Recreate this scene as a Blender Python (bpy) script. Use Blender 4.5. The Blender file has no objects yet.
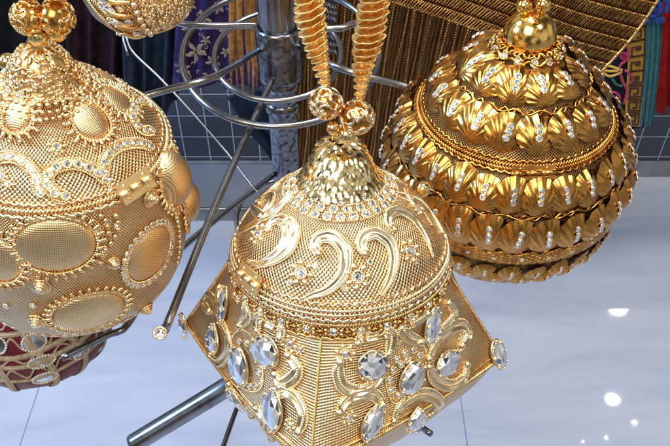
import bpy, math, random
import numpy as np
from mathutils import Vector, Matrix
random.seed(7); RNG = np.random.default_rng(7)
PI = math.pi
scene = bpy.context.scene
COL = scene.collection

# ------------------------------------------------------------------ camera
FPX, PITCH = 760.0, math.radians(44)
CAM = np.array([0.0, 0.0, 1.5])
SP, CP = math.sin(PITCH), math.cos(PITCH)
FW, RT, UP = np.array([0, CP, -SP]), np.array([1.0, 0, 0]), np.array([0, SP, CP])
cd = bpy.data.cameras.new('camera'); cam = bpy.data.objects.new('camera', cd); COL.objects.link(cam)
cam.location = CAM; cam.rotation_euler = (PI/2 - PITCH, 0, 0)
cd.sensor_width = 36; cd.lens = 36*FPX/670; cd.clip_start = 0.01; cd.clip_end = 100
scene.camera = cam

def ray(px, py): return FW + (px-335)/FPX*RT - (py-223)/FPX*UP
def at(px, py, d): return CAM + d*ray(px, py)
def atY(px, py, Y):
    r = ray(px, py); return CAM + r*(Y-CAM[1])/r[1]
def atZ(px, py, z):
    r = ray(px, py); return CAM + r*(z-CAM[2])/r[2]
def project(P):
    q = np.asarray(P)-CAM
    d = q@FW
    return 335+FPX*(q@RT)/d, 223-FPX*(q@UP)/d

# ------------------------------------------------------------------ mesh builder
class MB:
    def __init__(s): s.V=[]; s.F=[]; s.M=[]; s.U=[]; s.S=[]; s.n=0
    def add(s, V, F, mat=0, uv=None, smooth=True):
        V = np.asarray(V, float)
        n = s.n
        s.V.append(V); s.F += [tuple(i+n for i in f) for f in F]
        s.M += [mat]*len(F); s.S += [smooth]*len(F)
        s.U.append(np.zeros((len(V), 2)) if uv is None else np.asarray(uv, float)); s.n += len(V)
    def mesh(s, name, mats):
        me = bpy.data.meshes.new(name)
        V = np.vstack(s.V); me.from_pydata(V.tolist(), [], s.F)
        for m in mats: me.materials.append(m)
        me.polygons.foreach_set('material_index', s.M); me.polygons.foreach_set('use_smooth', s.S)
        uvl = me.uv_layers.new(name='UVMap')
        li = np.empty(len(me.loops), int); me.loops.foreach_get('vertex_index', li)
        uvl.data.foreach_set('uv', np.vstack(s.U)[li].ravel())
        me.update(); return me
    def build(s, name, mats, parent=None, loc=None):
        if not isinstance(mats, (list, tuple)): mats = [mats]
        return link(name, s.mesh(name, mats), parent, loc)
def link(name, me, parent=None, loc=None):
    o = bpy.data.objects.new(name, me); COL.objects.link(o)
    if parent is not None: o.parent = parent
    if loc is not None: o.location = loc
    return o
def thing(name, label, cat, loc=(0,0,0), group=None):
    o = bpy.data.objects.new(name, None); COL.objects.link(o); o.location = loc
    o.empty_display_size = .02
    return tag(o, label, cat, group)
def tag(o, label, cat, group=None):
    o['label'] = label; o['category'] = cat
    if group: o['group'] = group
    return o
def put(name, me, parent, P, R, s=1.0):
    """a copy of a shared mesh, set at P with axes R (columns)"""
    o = bpy.data.objects.new(name, me); COL.objects.link(o); o.parent = parent
    sc = np.asarray(s)*np.ones(3)
    M = np.eye(4); M[:3,:3] = R*sc[None,:]; M[:3,3] = P
    o.matrix_local = Matrix(M.tolist()); return o
def rotz(R, a):
    c, s_ = math.cos(a), math.sin(a)
    return R@np.array([[c,-s_,0],[s_,c,0],[0,0,1]])
def rotx(R, a):
    c, s_ = math.cos(a), math.sin(a)
    return R@np.array([[1,0,0],[0,c,-s_],[0,s_,c]])
def roty(R, a):
    c, s_ = math.cos(a), math.sin(a)
    return R@np.array([[c,0,s_],[0,1,0],[-s_,0,c]])

def sphere_t(nu=8, nv=6):
    V=[(0,0,1)]; F=[]
    for j in range(1, nv):
        p = PI*j/nv
        for i in range(nu): V.append((math.sin(p)*math.cos(2*PI*i/nu), math.sin(p)*math.sin(2*PI*i/nu), math.cos(p)))
    V.append((0,0,-1))
    for i in range(nu): F.append((0, 1+i, 1+(i+1)%nu))
    for j in range(nv-2):
        for i in range(nu):
            a=1+j*nu+i; b=1+j*nu+(i+1)%nu; F.append((a, a+nu, b+nu, b))
    k=1+(nv-2)*nu
    for i in range(nu): F.append((k+i, len(V)-1, k+(i+1)%nu))
    return np.array(V), F
SPH, SPL, SPH_HI = sphere_t(10, 7), sphere_t(7, 5), sphere_t(32, 20)
def gem_t(n, rings, jit=0.0, seed=1):
    """faceted stone: rings of (radius, height, offset) from girdle up, closed by a broken table"""
    rg = random.Random(seed); V=[]; F=[]
    for (r, z, o) in rings:
        for i in range(n):
            a = 2*PI*(i+o)/n
            V.append((r*math.cos(a), r*math.sin(a), z+(rg.uniform(-jit, jit) if r < .95 else 0)))
    for k in range(len(rings)-1):
        A, B = k*n, (k+1)*n
        half = rings[k+1][2] != rings[k][2]
        for i in range(n):
            j=(i+1)%n
            if not half: F.append((A+i, A+j, B+j, B+i))
            elif rings[k+1][2] > rings[k][2]: F.append((A+i, A+j, B+i)); F.append((A+j, B+j, B+i))
            else: F.append((A+i, A+j, B+j)); F.append((A+i, B+j, B+i))
    A=(len(rings)-1)*n; V.append((0,0,rings[-1][1]+rg.uniform(-jit, 0)))
    for i in range(n): F.append((A+i, A+(i+1)%n, len(V)-1))
    return np.array(V, float), F
GEM_S = gem_t(8, [(1,0,0),(1,.25,0),(.62,.7,.5)], .05, 3)
GEM_L = gem_t(9, [(1,0,0),(1,.14,0),(.80,.36,.5),(.52,.50,0)], .07, 5)
def inst(mb, T, P, R, s, mat=0, smooth=True):
    V = (T[0]*(np.asarray(s)*np.ones(3)))@R.T + P
    mb.add(V, T[1], mat, None, smooth)
def bead(mb, P, r, mat=0, T=None): mb.add((T or SPH)[0]*r+P, (T or SPH)[1], mat)

def nrm(v): return v/np.maximum(np.linalg.norm(v, axis=-1, keepdims=True), 1e-12)
def spline(pts, n, closed=False):
    """Catmull-Rom through control points, resampled evenly to n points"""
    P = np.asarray(pts, float)
    if closed: Q = np.vstack([P[-1], P, P[0], P[1]])
    else: Q = np.vstack([2*P[0]-P[1], P, 2*P[-1]-P[-2]])
    out=[]
    for i in range(1, len(Q)-2):
        t = np.linspace(0, 1, 24, endpoint=False)[:,None]
        a,b,c,d = Q[i-1],Q[i],Q[i+1],Q[i+2]
        out.append(.5*((2*b)+(c-a)*t+(2*a-5*b+4*c-d)*t*t+(-a+3*b-3*c+d)*t**3))
    out = np.vstack(out+[Q[-2][None]])
    return resample(out, n)
def resample(P, n, metric=None):
    M = P if metric is None else metric
    d = np.r_[0, np.cumsum(np.linalg.norm(np.diff(M, axis=0), axis=1))]
    u = np.linspace(0, d[-1], n)
    return np.column_stack([np.interp(u, d, P[:,k]) for k in range(P.shape[1])])
def length(P): return np.linalg.norm(np.diff(P, axis=0), axis=1).sum()
def tangents(P, closed=False):
    if closed: return nrm(np.roll(P,-1,0)-np.roll(P,1,0))
    T = np.gradient(P, axis=0); return nrm(T)
def sweep(mb, P, N, prof, w, h, mat=0, closed=False, caps=True, profclosed=False, vs=None):
    """sweep a profile (side, up) along P; N is the up normal at each point; w, h scale per point"""
    P = np.asarray(P, float); n=len(P); m=len(prof)
    T = tangents(P, closed); S = nrm(np.cross(T, N)); U = nrm(np.cross(S, T))
    w = np.ones(n)*w; h = np.ones(n)*h
    V = np.concatenate([P[:,None,:] + S[:,None,:]*(w[:,None]*np.array([p[0] for p in prof])[None,:])[:,:,None]
                        + U[:,None,:]*(h[:,None]*np.array([p[1] for p in prof])[None,:])[:,:,None]]).reshape(-1,3)
    F=[]; nn = n if closed else n-1; mm = m if profclosed else m-1
    for i in range(nn):
        for j in range(mm):
            a=i*m+j; b=i*m+(j+1)%m; c=((i+1)%n)*m+(j+1)%m; d=((i+1)%n)*m+j
            F.append((a, d, c, b))
    if caps and not closed and profclosed:
        F.append(tuple(range(m))); F.append(tuple((n-1)*m+j for j in reversed(range(m))))
    u = np.r_[0, np.cumsum(np.linalg.norm(np.diff(P, axis=0), axis=1))]
    uv = np.column_stack([np.repeat(u, m), np.tile(np.linspace(0, 1, m), n)])
    mb.add(V, F, mat, uv)
def circle_prof(k): return [(math.cos(2*PI*i/k), math.sin(2*PI*i/k)) for i in range(k)]
C6, C8, C12, C24 = circle_prof(6), circle_prof(8), circle_prof(12), circle_prof(24)
def upnormals(P):
    T = tangents(P); N=[]
    n = np.cross(T[0], [0,0,1]);
    if np.linalg.norm(n) < .1: n = np.cross(T[0], [0,1,0])
    n = n/np.linalg.norm(n)
    for t in T:
        n = n - t*(n@t); n /= np.linalg.norm(n); N.append(n.copy())
    return np.array(N)
def tube(mb, P, r, mat=0, prof=None, N=None, closed=False):
    P = np.asarray(P, float)
    if N is None:
        N = upnormals(P) if not closed else np.tile([0,0,1.0],(len(P),1))
    sweep(mb, P, N, prof or C8, r, r, mat, closed, True, True)
DOME = [(-1,-.25),(-.92,.28),(-.62,.72),(0,1),(.62,.72),(.92,.28),(1,-.25)]
GROOVE = [(-1,-.3),(-.95,.55),(-.78,.95),(-.55,.8),(-.25,.38),(0,.28),(.25,.38),(.55,.8),(.78,.95),(.95,.55),(1,-.3)]
def rope(mb, P, N, w, step, mat=0, closed=False, ang=.8, flip=1, T=None, fat=.42):
    """twisted cord: slanted strands laid one after another"""
    L = length(np.vstack([P, P[:1]]) if closed else P); k = max(3, int(L/step))
    full = np.hstack([P, N]); full = np.vstack([full, full[:1]]) if closed else full
    Q = resample(full, k+1, full[:,:3])[:-1]
    Pp, Nn = Q[:,:3], nrm(Q[:,3:]); Tt = tangents(Pp, closed)
    for p, n, t in zip(Pp, Nn, Tt):
        s = np.cross(n, t); s /= np.linalg.norm(s); n2 = np.cross(t, s)
        ax = t*math.cos(ang)+s*math.sin(ang)*flip; bx = np.cross(n2, ax)
        inst(mb, T or SPL, p, np.column_stack([ax, bx, n2]), (w, w*fat, w*.5), mat)
def twine(mb, P, N, r, step, mat=0, closed=False):
    """one continuous cord whose strands swell and pinch along its length"""
    full = np.hstack([P, N]); full = np.vstack([full, full[:1]]) if closed else full
    L = length(full[:,:3]); k = max(24, int(L/step*5)); Q = resample(full, k+1, full[:,:3]); Q = Q[:-1] if closed else Q
    i = np.arange(len(Q)); rr = r*(1+.38*np.sin(2*PI*i/5)); sweep(mb, Q[:,:3], nrm(Q[:,3:]), C6, rr, rr, mat, closed, True, True)
def beads_along(mb, P, N, r, step, mat=0, closed=False, jitter=0, T=None):
    L = length(np.vstack([P, P[:1]]) if closed else P); k = max(2, int(L/step))
    full = np.hstack([P, N]); full = np.vstack([full, full[:1]]) if closed else full
    Q = resample(full, k+1, full[:,:3]);  Q = Q[:-1] if closed else Q
    for q in Q: bead(mb, q[:3]+q[3:]*r*.4+RNG.normal(0, jitter, 3)*r, r*(1+RNG.normal(0,.06)), mat, T or SPL)

# ------------------------------------------------------------------ surfaces the decoration sits on
class Surf:
    def __init__(s, prof, O=(0,0,0), morph=None, n=300, R=None):
        C = spline(prof, n); s.O = np.asarray(O, float); s.Rm = np.eye(3) if R is None else R
        d = np.r_[0, np.cumsum(np.linalg.norm(np.diff(C, axis=0), axis=1))]
        s.t, s.r, s.z, s.L, s.morph, s.grid = d, C[:,0], C[:,1], d[-1], morph, None
    def P(s, th, t):
        th = np.asarray(th, float); t = np.asarray(t, float)
        r = np.interp(t, s.t, s.r); z = np.interp(t, s.t, s.z)
        if s.morph: r = s.morph(th, z, r)
        return np.stack([r*np.sin(th), -r*np.cos(th), z+0*th], -1)
    def N(s, th, t):
        e = 1e-3; f = 2e-4
        a = s.P(th+e, t)-s.P(th-e, t); b = s.P(th, np.maximum(np.asarray(t)-f,0))-s.P(th, np.minimum(np.asarray(t)+f, s.L))
        return nrm(np.cross(a, b))
    def frame(s, th, t):
        p = s.P(th, t); n = s.N(th, t); e = s.P(th+1e-3, t)-s.P(th-1e-3, t)
        e = e-n*(e@n); e /= np.linalg.norm(e)
        return p, np.column_stack([e, np.cross(n, e), n])
    def mesh(s, mb, t0=0, t1=None, nth=128, nt=40, mat=0, rref=.06, th0=-PI, th1=PI, lift=0, pucker=.00028):
        t1 = s.L if t1 is None else t1
        th = np.linspace(th0, th1, nth+1); t = np.linspace(t0, t1, nt+1)
        A, B = np.meshgrid(th, t); V = s.P(A, B)
        if lift: V = V+s.N(A, B)*lift
        V = V+s.N(A, B)*(pucker*(np.sin(9*A+60*B)*np.sin(210*B+3*A)+.6*np.sin(17*A-150*B)))[...,None]*np.clip(np.minimum(B-t0,t1-B)/.004,0,1)[...,None]
        V = V.reshape(-1,3)
        uv = np.column_stack([A.ravel()*rref, B.ravel()])
        w = nth+1; F = [(j*w+i, (j+1)*w+i, (j+1)*w+i+1, j*w+i+1) for j in range(nt) for i in range(nth)]
        mb.add(V, F, mat, uv)
    def _grid(s):
        th = np.linspace(-2.1, 2.1, 420); t = np.linspace(0, s.L, 260)
        A, B = np.meshgrid(th, t); P = s.P(A, B)@s.Rm.T+s.O; N = s.N(A, B)@s.Rm.T
        X, Y = project(P); ok = ((CAM-P)*N).sum(-1) > 0
        s.grid = (A[ok], B[ok], X[ok], Y[ok])
    def px(s, x, y):
        if s.grid is None: s._grid()
        A, B, X, Y = s.grid; d = (X-x)**2+(Y-y)**2
        i = np.argpartition(d, 6)[:6]; w = 1/(d[i]+.02); w /= w.sum()
        return float((A[i]*w).sum()), float((B[i]*w).sum())
    def path(s, pts, n=40, lift=0, closed=False, raw=False):
        """a smooth path through picture points laid onto the surface -> P, N"""
        Q = np.array([s.px(*p) for p in pts]) if not raw else np.asarray(pts, float)
        Q = spline(Q, n*3, closed); P = s.P(Q[:,0], Q[:,1]); Q = resample(Q, n, P)
        N = s.N(Q[:,0], Q[:,1]); return s.P(Q[:,0], Q[:,1])+N*lift, N
    def ring(s, t, n=200, lift=0, wave=0, k=0, th0=-PI, th1=PI):
        th = np.linspace(th0, th1, n, endpoint=(th1-th0 < 2*PI-.01))
        tt = np.clip(t+wave*np.sin(k*th), 0, s.L)
        N = s.N(th, tt); return s.P(th, tt)+N*lift, N
    def local(s, th, t, pts, n=30, lift=0, rot=0, closed=False):
        """path given in metres around (th, t) on the surface"""
        c, q = math.cos(rot), math.sin(rot); r = float(np.hypot(*s.P(th, t)[:2]))
        Q = [(th+(x*c-y*q)/r, t-(x*q+y*c)) for x, y in pts]
        return s.path(Q, n, lift, closed, raw=True)
def ellipse(a, b, n=24, rot=0):
    c, s_ = math.cos(rot), math.sin(rot); A = np.linspace(0, 2*PI, n, endpoint=False)
    x, y = a*np.cos(A), b*np.sin(A)
    return list(zip(x*c-y*s_, x*s_+y*c))

# ------------------------------------------------------------------ materials
def mat(name):
    m = bpy.data.materials.new(name); m.use_nodes = True
    nt = m.node_tree; return m, nt, nt.nodes['Principled BSDF']
def node(nt, typ, **kw):
    n = nt.nodes.new(typ)
    for k, v in kw.items():
        if k.startswith('_'): setattr(n, k[1:], v)
        else: n.inputs[k].default_value = v
    return n
def lk(nt, a, b): nt.links.new(a, b)
def mth(nt, op, a, b=None, c=None):
    n = nt.nodes.new('ShaderNodeMath'); n.operation = op
    for i, v in enumerate((a, b, c)):
        if v is None: continue
        if isinstance(v, (int, float)): n.inputs[i].default_value = v
        else: nt.links.new(v, n.inputs[i])
    return n.outputs[0]
def ramp(nt, fac, stops):
    r = nt.nodes.new('ShaderNodeValToRGB'); e = r.color_ramp.elements
    while len(e) < len(stops): e.new(.5)
    for k, (p, c) in enumerate(stops): e[k].position = p; e[k].color = (*c, 1)
    nt.links.new(fac, r.inputs['Fac']); return r.outputs['Color']
def noise(nt, scale, detail=3, rough=.5, coord='Object'):
    tc = nt.nodes.new('ShaderNodeTexCoord'); n = nt.nodes.new('ShaderNodeTexNoise')
    n.inputs['Scale'].default_value = scale; n.inputs['Detail'].default_value = detail; n.inputs['Roughness'].default_value = rough
    nt.links.new(tc.outputs[coord], n.inputs['Vector']); return n.outputs['Fac']
def bump(nt, b, h, strength=.5, dist=.001):
    n = nt.nodes.new('ShaderNodeBump'); n.inputs['Strength'].default_value = strength; n.inputs['Distance'].default_value = dist
    nt.links.new(h, n.inputs['Height']); nt.links.new(n.outputs['Normal'], b.inputs['Normal'])
def metal(name, c1, c2, rough=.2, var=80, bscale=0, bstr=.15):
    m, nt, b = mat(name); b.inputs['Metallic'].default_value = 1
    f = noise(nt, var, 6, .62); lk(nt, ramp(nt, f, [(.27, tuple(x*.55 for x in c1)), (.40, c1), (.68, c2)]), b.inputs['Base Color'])
    r = nt.nodes.new('ShaderNodeMapRange'); r.inputs['To Min'].default_value = rough*.75; r.inputs['To Max'].default_value = rough*1.35
    lk(nt, f, r.inputs['Value']); lk(nt, r.outputs[0], b.inputs['Roughness'])
    if bscale: bump(nt, b, noise(nt, bscale, 2), bstr, .0008)
    return m
def weave(name, hi, lo, kind='net', pu=.0018, pv=.0018, rough=.3, ang=0, strength=.8, dist=.0006, lobias=.07):
    """metal thread cloth: threads bright, gaps between the threads dark"""
    m, nt, b = mat(name); b.inputs['Metallic'].default_value = 1; b.inputs['Roughness'].default_value = rough
    uv = nt.nodes.new('ShaderNodeUVMap'); sep = nt.nodes.new('ShaderNodeSeparateXYZ'); lk(nt, uv.outputs[0], sep.inputs[0])
    wob = noise(nt, 38, 3)
    u0 = mth(nt, 'ADD', sep.outputs[0], mth(nt, 'MULTIPLY', wob, .0034)); v0 = mth(nt, 'ADD', sep.outputs[1], mth(nt, 'MULTIPLY', wob, .0030))
    c, s_ = math.cos(ang), math.sin(ang)
    u = mth(nt, 'ADD', mth(nt, 'MULTIPLY', u0, c), mth(nt, 'MULTIPLY', v0, s_))
    v = mth(nt, 'SUBTRACT', mth(nt, 'MULTIPLY', v0, c), mth(nt, 'MULTIPLY', u0, s_))
    a = mth(nt, 'SINE', mth(nt, 'MULTIPLY', u, 2*PI/pu)); d = mth(nt, 'SINE', mth(nt, 'MULTIPLY', v, 2*PI/pv))
    if kind == 'net': h = mth(nt, 'MULTIPLY_ADD', mth(nt, 'MULTIPLY', a, d), .5, .5)
    elif kind == 'grid': h = mth(nt, 'MULTIPLY_ADD', mth(nt, 'MAXIMUM', a, d), .5, .5)
    else: h = mth(nt, 'MULTIPLY_ADD', mth(nt, 'ADD', mth(nt, 'MULTIPLY', d, .55), mth(nt, 'MULTIPLY', mth(nt, 'MULTIPLY', a, d), .45)), .5, .5)
    f = noise(nt, 45, 4, .6)
    hh = mth(nt, 'ADD', h, mth(nt, 'MULTIPLY_ADD', f, .5, -.25))
    lk(nt, ramp(nt, hh, [(.12+lobias, lo), (.62+lobias, hi)]), b.inputs['Base Color'])
    bump(nt, b, h, strength, dist)
    return m
def cloth_mat(name, c1, c2, scale=60, rough=.85, sheen=.2, bs=900):
    m, nt, b = mat(name); lk(nt, ramp(nt, noise(nt, scale, 5, .6), [(.35, c1), (.68, c2)]), b.inputs['Base Color'])
    b.inputs['Specular IOR Level'].default_value = .12 if rough > .55 else .5; b.inputs['Roughness'].default_value = rough; b.inputs['Sheen Weight'].default_value = sheen
    bump(nt, b, noise(nt, bs, 2), .4, .0006); return m
M = {}
M['gold'] = metal('polished_gold', (.92,.58,.20), (1,.72,.34), .14, 60, 260, .08)
M['pale'] = metal('pale_gold', (1,.75,.42), (1,.84,.58), .2, 110, 500, .12)
M['cord'] = metal('gold_cord', (.74,.43,.13), (1,.73,.36), .27, 220)
M['warm'] = metal('warm_gold', (.95,.64,.30), (1,.77,.46), .22, 110, 500, .12); M['gimp'] = metal('gold_gimp', (.92,.56,.18), (1,.74,.32), .33, 260); M['satin'] = metal('satin_gold', (1,.70,.30), (1,.76,.40), .3, 60)
M['sequin'] = metal('sequin_gold', (1,.74,.32), (1,.84,.50), .13, 300)
M['net_center'] = weave('gold_net_cloth', (1,.76,.44), (.36,.18,.055), 'net', .0021, .0026, .27, 0, .9, .0007)
M['rib_center'] = weave('gold_ribbed_cloth', (1,.76,.43), (.42,.21,.065), 'rib', .0013, .0016, .28, 0, .9, .0006)
M['net_domed'] = weave('gold_lattice_cloth', (1,.74,.42), (.31,.15,.045), 'net', .0021, .0024, .27, 0, .9, .0007)
M['rib_domed'] = weave('gold_striped_cloth', (1,.74,.42), (.33,.165,.05), 'net', .0016, .0020, .29, .12, .9, .0006)
M['dome'] = weave('gold_dome_cloth', (1,.74,.41), (.58,.33,.12), 'net', .0015, .0015, .34, .785, .5, .0003)
M['bronze'] = metal('antique_gold', (.42,.17,.028), (.80,.41,.10), .2, 70, 300, .1)
M['bronze_shell'] = metal('antique_shell_gold', (.38,.145,.020), (.95,.53,.145), .19, 60, 300, .06)
M['bronze_net'] = weave('antique_net_cloth', (.50,.27,.09), (.05,.02,.006), 'net', .0018, .0020, .35, 0, .9, .0006)
M['ball'] = metal('mirror_gold', (.95,.58,.14), (1,.64,.18), .12, 20)
M['brown_bead'] = metal('brown_bead', (.30,.13,.03), (.5,.24,.06), .25, 60)
def gem_mat():
    m, nt, b = mat('cut_crystal'); b.inputs['Metallic'].default_value = .88; b.inputs['Roughness'].default_value = .04
    g = nt.nodes.new('ShaderNodeNewGeometry'); n = nt.nodes.new('ShaderNodeTexNoise'); n.inputs['Scale'].default_value = 5.5; n.inputs['Detail'].default_value = 1
    lk(nt, g.outputs['True Normal'], n.inputs['Vector'])         # facet tone follows its normal: glassy sparkle painted into the base colour
    lk(nt, ramp(nt, n.outputs['Fac'], [(.31, (.16,.19,.26)), (.39, (.66,.75,.90)), (.47, (.97,.99,1.0)), (.64, (1,.97,.92)), (.70, (.62,.78,.98))]), b.inputs['Base Color'])
    b.inputs['Coat Weight'].default_value = 1; b.inputs['Coat Roughness'].default_value = .02
    return m
M['gem'] = gem_mat()
M['chrome'] = metal('brushed_chrome', (.22,.22,.235), (.34,.34,.355), .19, 30)
def worn():
    m, nt, b = mat('worn_chrome'); b.inputs['Metallic'].default_value = 1
    f = noise(nt, 260, 4, .6); lk(nt, ramp(nt, f, [(.36, (.05,.05,.055)), (.43, (.15,.15,.165)), (.6, (.25,.255,.29))]), b.inputs['Base Color'])
    lk(nt, ramp(nt, f, [(.37, (.7,.7,.7)), (.43, (.2,.2,.2))]), b.inputs['Roughness']); return m
M['worn'] = worn()
M['steel'] = metal('grey_steel', (.26,.27,.29), (.38,.38,.41), .22, 40)
M['black'] = cloth_mat('black_plastic', (.012,.012,.014), (.02,.02,.022), 30, .4, 0)
# ------------------------------------------------------------------ shared small pieces
def stone_mesh(name, petals=0):
    """round stone in a claw cup: unit radius about 1"""
    s = MB(); inst(s, GEM_S, np.zeros(3), np.eye(3), (.78,.78,.75), 1, False)
    g = s
    ring = np.array([(math.cos(a), math.sin(a), .12) for a in np.linspace(0, 2*PI, 16, endpoint=False)])
    tube(g, ring, .2, 0, C6, closed=True)
    for k in range(4):
        a = PI/4+k*PI/2; bead(g, np.array([.86*math.cos(a), .86*math.sin(a), .4]), .2, 0, SPL)
    for k in range(petals):
        a = 2*PI*k/petals; inst(g, SPH, np.array([1.75*math.cos(a), 1.75*math.sin(a), .12]), rotz(np.eye(3), a), (.62,.48,.42), 0)
        bead(g, np.array([1.75*math.cos(a), 1.75*math.sin(a), .45]), .2, 0, SPL)
    return s.mesh(name, [M['pale'], M['gem']])
STONE = stone_mesh('rhinestone'); FLOWER = stone_mesh('jewel_flower', 7)
def filigree_ball(name, parent, P, r, m, seed=0):
    """hollow looking bead: a ball wrapped with raised curls"""
    b = MB(); b.add(SPH_HI[0]*r*.93+P, SPH_HI[1], 1)
    rg = np.random.default_rng(seed)
    for k in range(26):
        d = nrm(rg.normal(size=3)); e = nrm(np.cross(d, rg.normal(size=3))); f = np.cross(d, e)
        q = [d+.52*s*(e*math.cos(a)+f*math.sin(a)) for a, s in zip(np.linspace(0, 5.2, 9), np.linspace(1, .35, 9))]
        q = spline(nrm(np.array(q))*r*.97+P, 22); tube(b, q, r*.085, 0, C6)
    return b.build(name, [m, M['bronze']], parent)
def strap(name, parent, pts, w, pitch, m, taper=.24, phase=0):
    """twisted ruffle braid: fluted lobes stacked one on the next along a corded spine"""
    C = spline(np.array(pts), 400); d = np.r_[0, np.cumsum(np.linalg.norm(np.diff(C, axis=0), axis=1))]
    b = MB(); k = int(d[-1]/pitch); nA, nR = 30, 6
    for i in range(k):
        s = (i+.5)*pitch; p = np.array([np.interp(s, d, C[:,j]) for j in range(3)])
        p2 = np.array([np.interp(min(s+.003,d[-1]), d, C[:,j]) for j in range(3)]); p0 = np.array([np.interp(max(s-.003,0), d, C[:,j]) for j in range(3)])
        t = nrm(p2-p0); out = nrm(np.array([-.86,-.50,0])-t*(t@np.array([-.86,-.50,0]))); sd = np.cross(t, out)
        ww = w*min(1, taper+s/.042)*(1+RNG.normal(0,.04)); V=[]
        for q in np.linspace(.08, 1, nR):
            for a in np.linspace(-1.75, 1.75, nA):
                fl = math.cos(a*11)*.045*q; r = 2*ww*q*(.62+.38*math.cos(a*.9))*(1+.02*math.cos(a*11))
                V.append(p+out*(r*math.cos(a)-.62*ww)+sd*(r*.72*math.sin(a))+t*(ww*(.50*math.sin(q*1.35)+fl*1.0-.20*q*q)-.78*ww*q*(.35+.65*math.cos(a))))
        F = [(u*nA+v, (u+1)*nA+v, (u+1)*nA+v+1, u*nA+v+1) for u in range(nR-1) for v in range(nA-1)]
        b.add(V, F, 0); e = np.array(V[-nA:]); tube(b, e, ww*.06, 0, C6)
    tube(b, C-np.array([.0012,0,0])*np.minimum(1,taper+d/.042)[:,None], w*.52*np.minimum(1,taper+d/.042), 0, C8)
    off = np.minimum(1, taper+d/.042)[:,None]
    for dx, sg in ((.05,1),(.42,-1),(.80,1)):
        E = C+np.array([w*dx,-.0006,0])*off; N = np.tile([.25,-.97,0.],(400,1)); rope(b, E, N, .0026, .0021, 0, ang=.75*sg)
    return b.build(name, m, parent)
def hinge(parent, S, x, y, w, h, rot, m, lift=.001):
    """folded plate with a rolled knuckle bar, laid over the rim"""
    th, t = S.px(x, y); P, R = S.frame(th, t); R = rotz(R, rot); P = P+R[:,2]*lift
    me = MB()
    def box(x0,x1,y0,y1,z0,z1,mt=0):
        V=[(x,y,z) for z in (z0,z1) for y in (y0,y1) for x in (x0,x1)]
        me.add(np.array(V)@R.T+P, [(0,2,3,1),(4,5,7,6),(0,1,5,4),(2,6,7,3),(0,4,6,2),(1,3,7,5)], mt, None, False)
    box(-w,w,.12*h,h,.0012,.0022); box(-w,w,-h*.95,-.12*h,.0004,.0014)
    for k in (-.6, .6):
        for y_ in (h*.62, -h*.6): inst(me, SPH, P+R@np.array([k*w, y_, .0022 if y_ > 0 else .0014]), R, (.0010,.0010,.0005))
    o = me.build('hinge', m, parent)
    bar = MB()
    for k in range(3):
        a = -w*1.04+k*w*.7; q = np.array([[a,0,.0022],[a+w*.66,0,.0022]])@R.T+P
        tube(bar, np.array([q[0], (q[0]+q[1])/2, q[1]]), .0019, 0, C12)
    bar.build('knuckle', m, o); return o
def paisley(S, parent, P, N, w, m, name='paisley'):
    """raised comma: a hollow scroll with a corded outer edge, widest at its shoulder"""
    n = len(P); u = np.linspace(0, 1, n)
    ww = w*np.interp(u, [0,.18,.55,.78,1], [.22,.55,1.0,.95,.55])
    b = MB(); sweep(b, P, N, GROOVE, ww, .0016*np.interp(u,[0,.5,1],[.5,1,1]), 0)
    T = tangents(P); Sd = nrm(np.cross(T, N))
    for sg in (1, -1):
        E = P+Sd*(ww*sg)[:,None]*1.05+N*.0005; rope(b, E, N, .00085, .0010, 0, ang=.6*sg)
    bead(b, P[-1]+N[-1]*.0004, w*.62, 0, SPH)
    return b.build(name, m, parent)
def big_gem(parent, S, x, y, w, h, rot, shape='oval', lift=.0012):
    """faceted stone with a bezel (w, h half sizes in metres; rot turns it on the surface)"""
    th, t = S.px(x, y); P, R = S.frame(th, t); R = rotz(R, rot); P = P+R[:,2]*lift
    def form(V):
        V = np.array(V, float); a = np.arctan2(V[:,1], V[:,0]); q = np.hypot(V[:,0], V[:,1])
        if shape == 'marquise': V[:,0] *= 1-.34*np.abs(np.sin(a))**3
        if shape == 'pear': V[:,0] *= np.interp(V[:,1], [-1,-.2,.4,1], [1.0,1.05,.8,.25])
        return V
    g = MB(); V = form(GEM_L[0])*(w, h, min(w,h)*1.05); g.add(V@R.T+P, GEM_L[1], 0, None, False)
    o = g.build('crystal', M['gem'], parent)
    k = MB(); A = np.linspace(0, 2*PI, 40, endpoint=False)
    q = form(np.column_stack([np.cos(A), np.sin(A), 0*A]))*(w*1.06, h*1.06, 1)
    tube(k, q@R.T+P, .0007, 0, C6, np.tile(R[:,2], (40,1)), True)
    for i in range(0, 40, 5):
        p = q[i]*(.97,.97,1)+(0,0,min(w,h)*.22); inst(k, SPL, p@R.T+P, R, (.0008,.0008,.0011), 0)
    k.build('claw_setting', M['pale'], o); return o
def scroll(parent, S, pts, w, m, name='scroll'):
    P, N = S.path(pts, 48, .0004); n=len(P); u=np.linspace(0,1,n)
    ww = w*np.interp(u, [0,.12,.5,.88,1], [.45,.8,1,.8,.5])
    b = MB(); sweep(b, P, N, GROOVE, ww, .0021, 0)
    T = tangents(P); Sd = nrm(np.cross(T, N))
    [twine(b, P+Sd*(ww*1.05*sg)[:,None]+N*.0004, N, .0006, .0013) for sg in (1,-1)]; twine(b, P+N*.0007, N, .0005, .0012)
    for q in (0, -1): bead(b, P[q]+N[q]*.0006, w*.75, 0, SPH)
    return b.build(name, m, parent)

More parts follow.
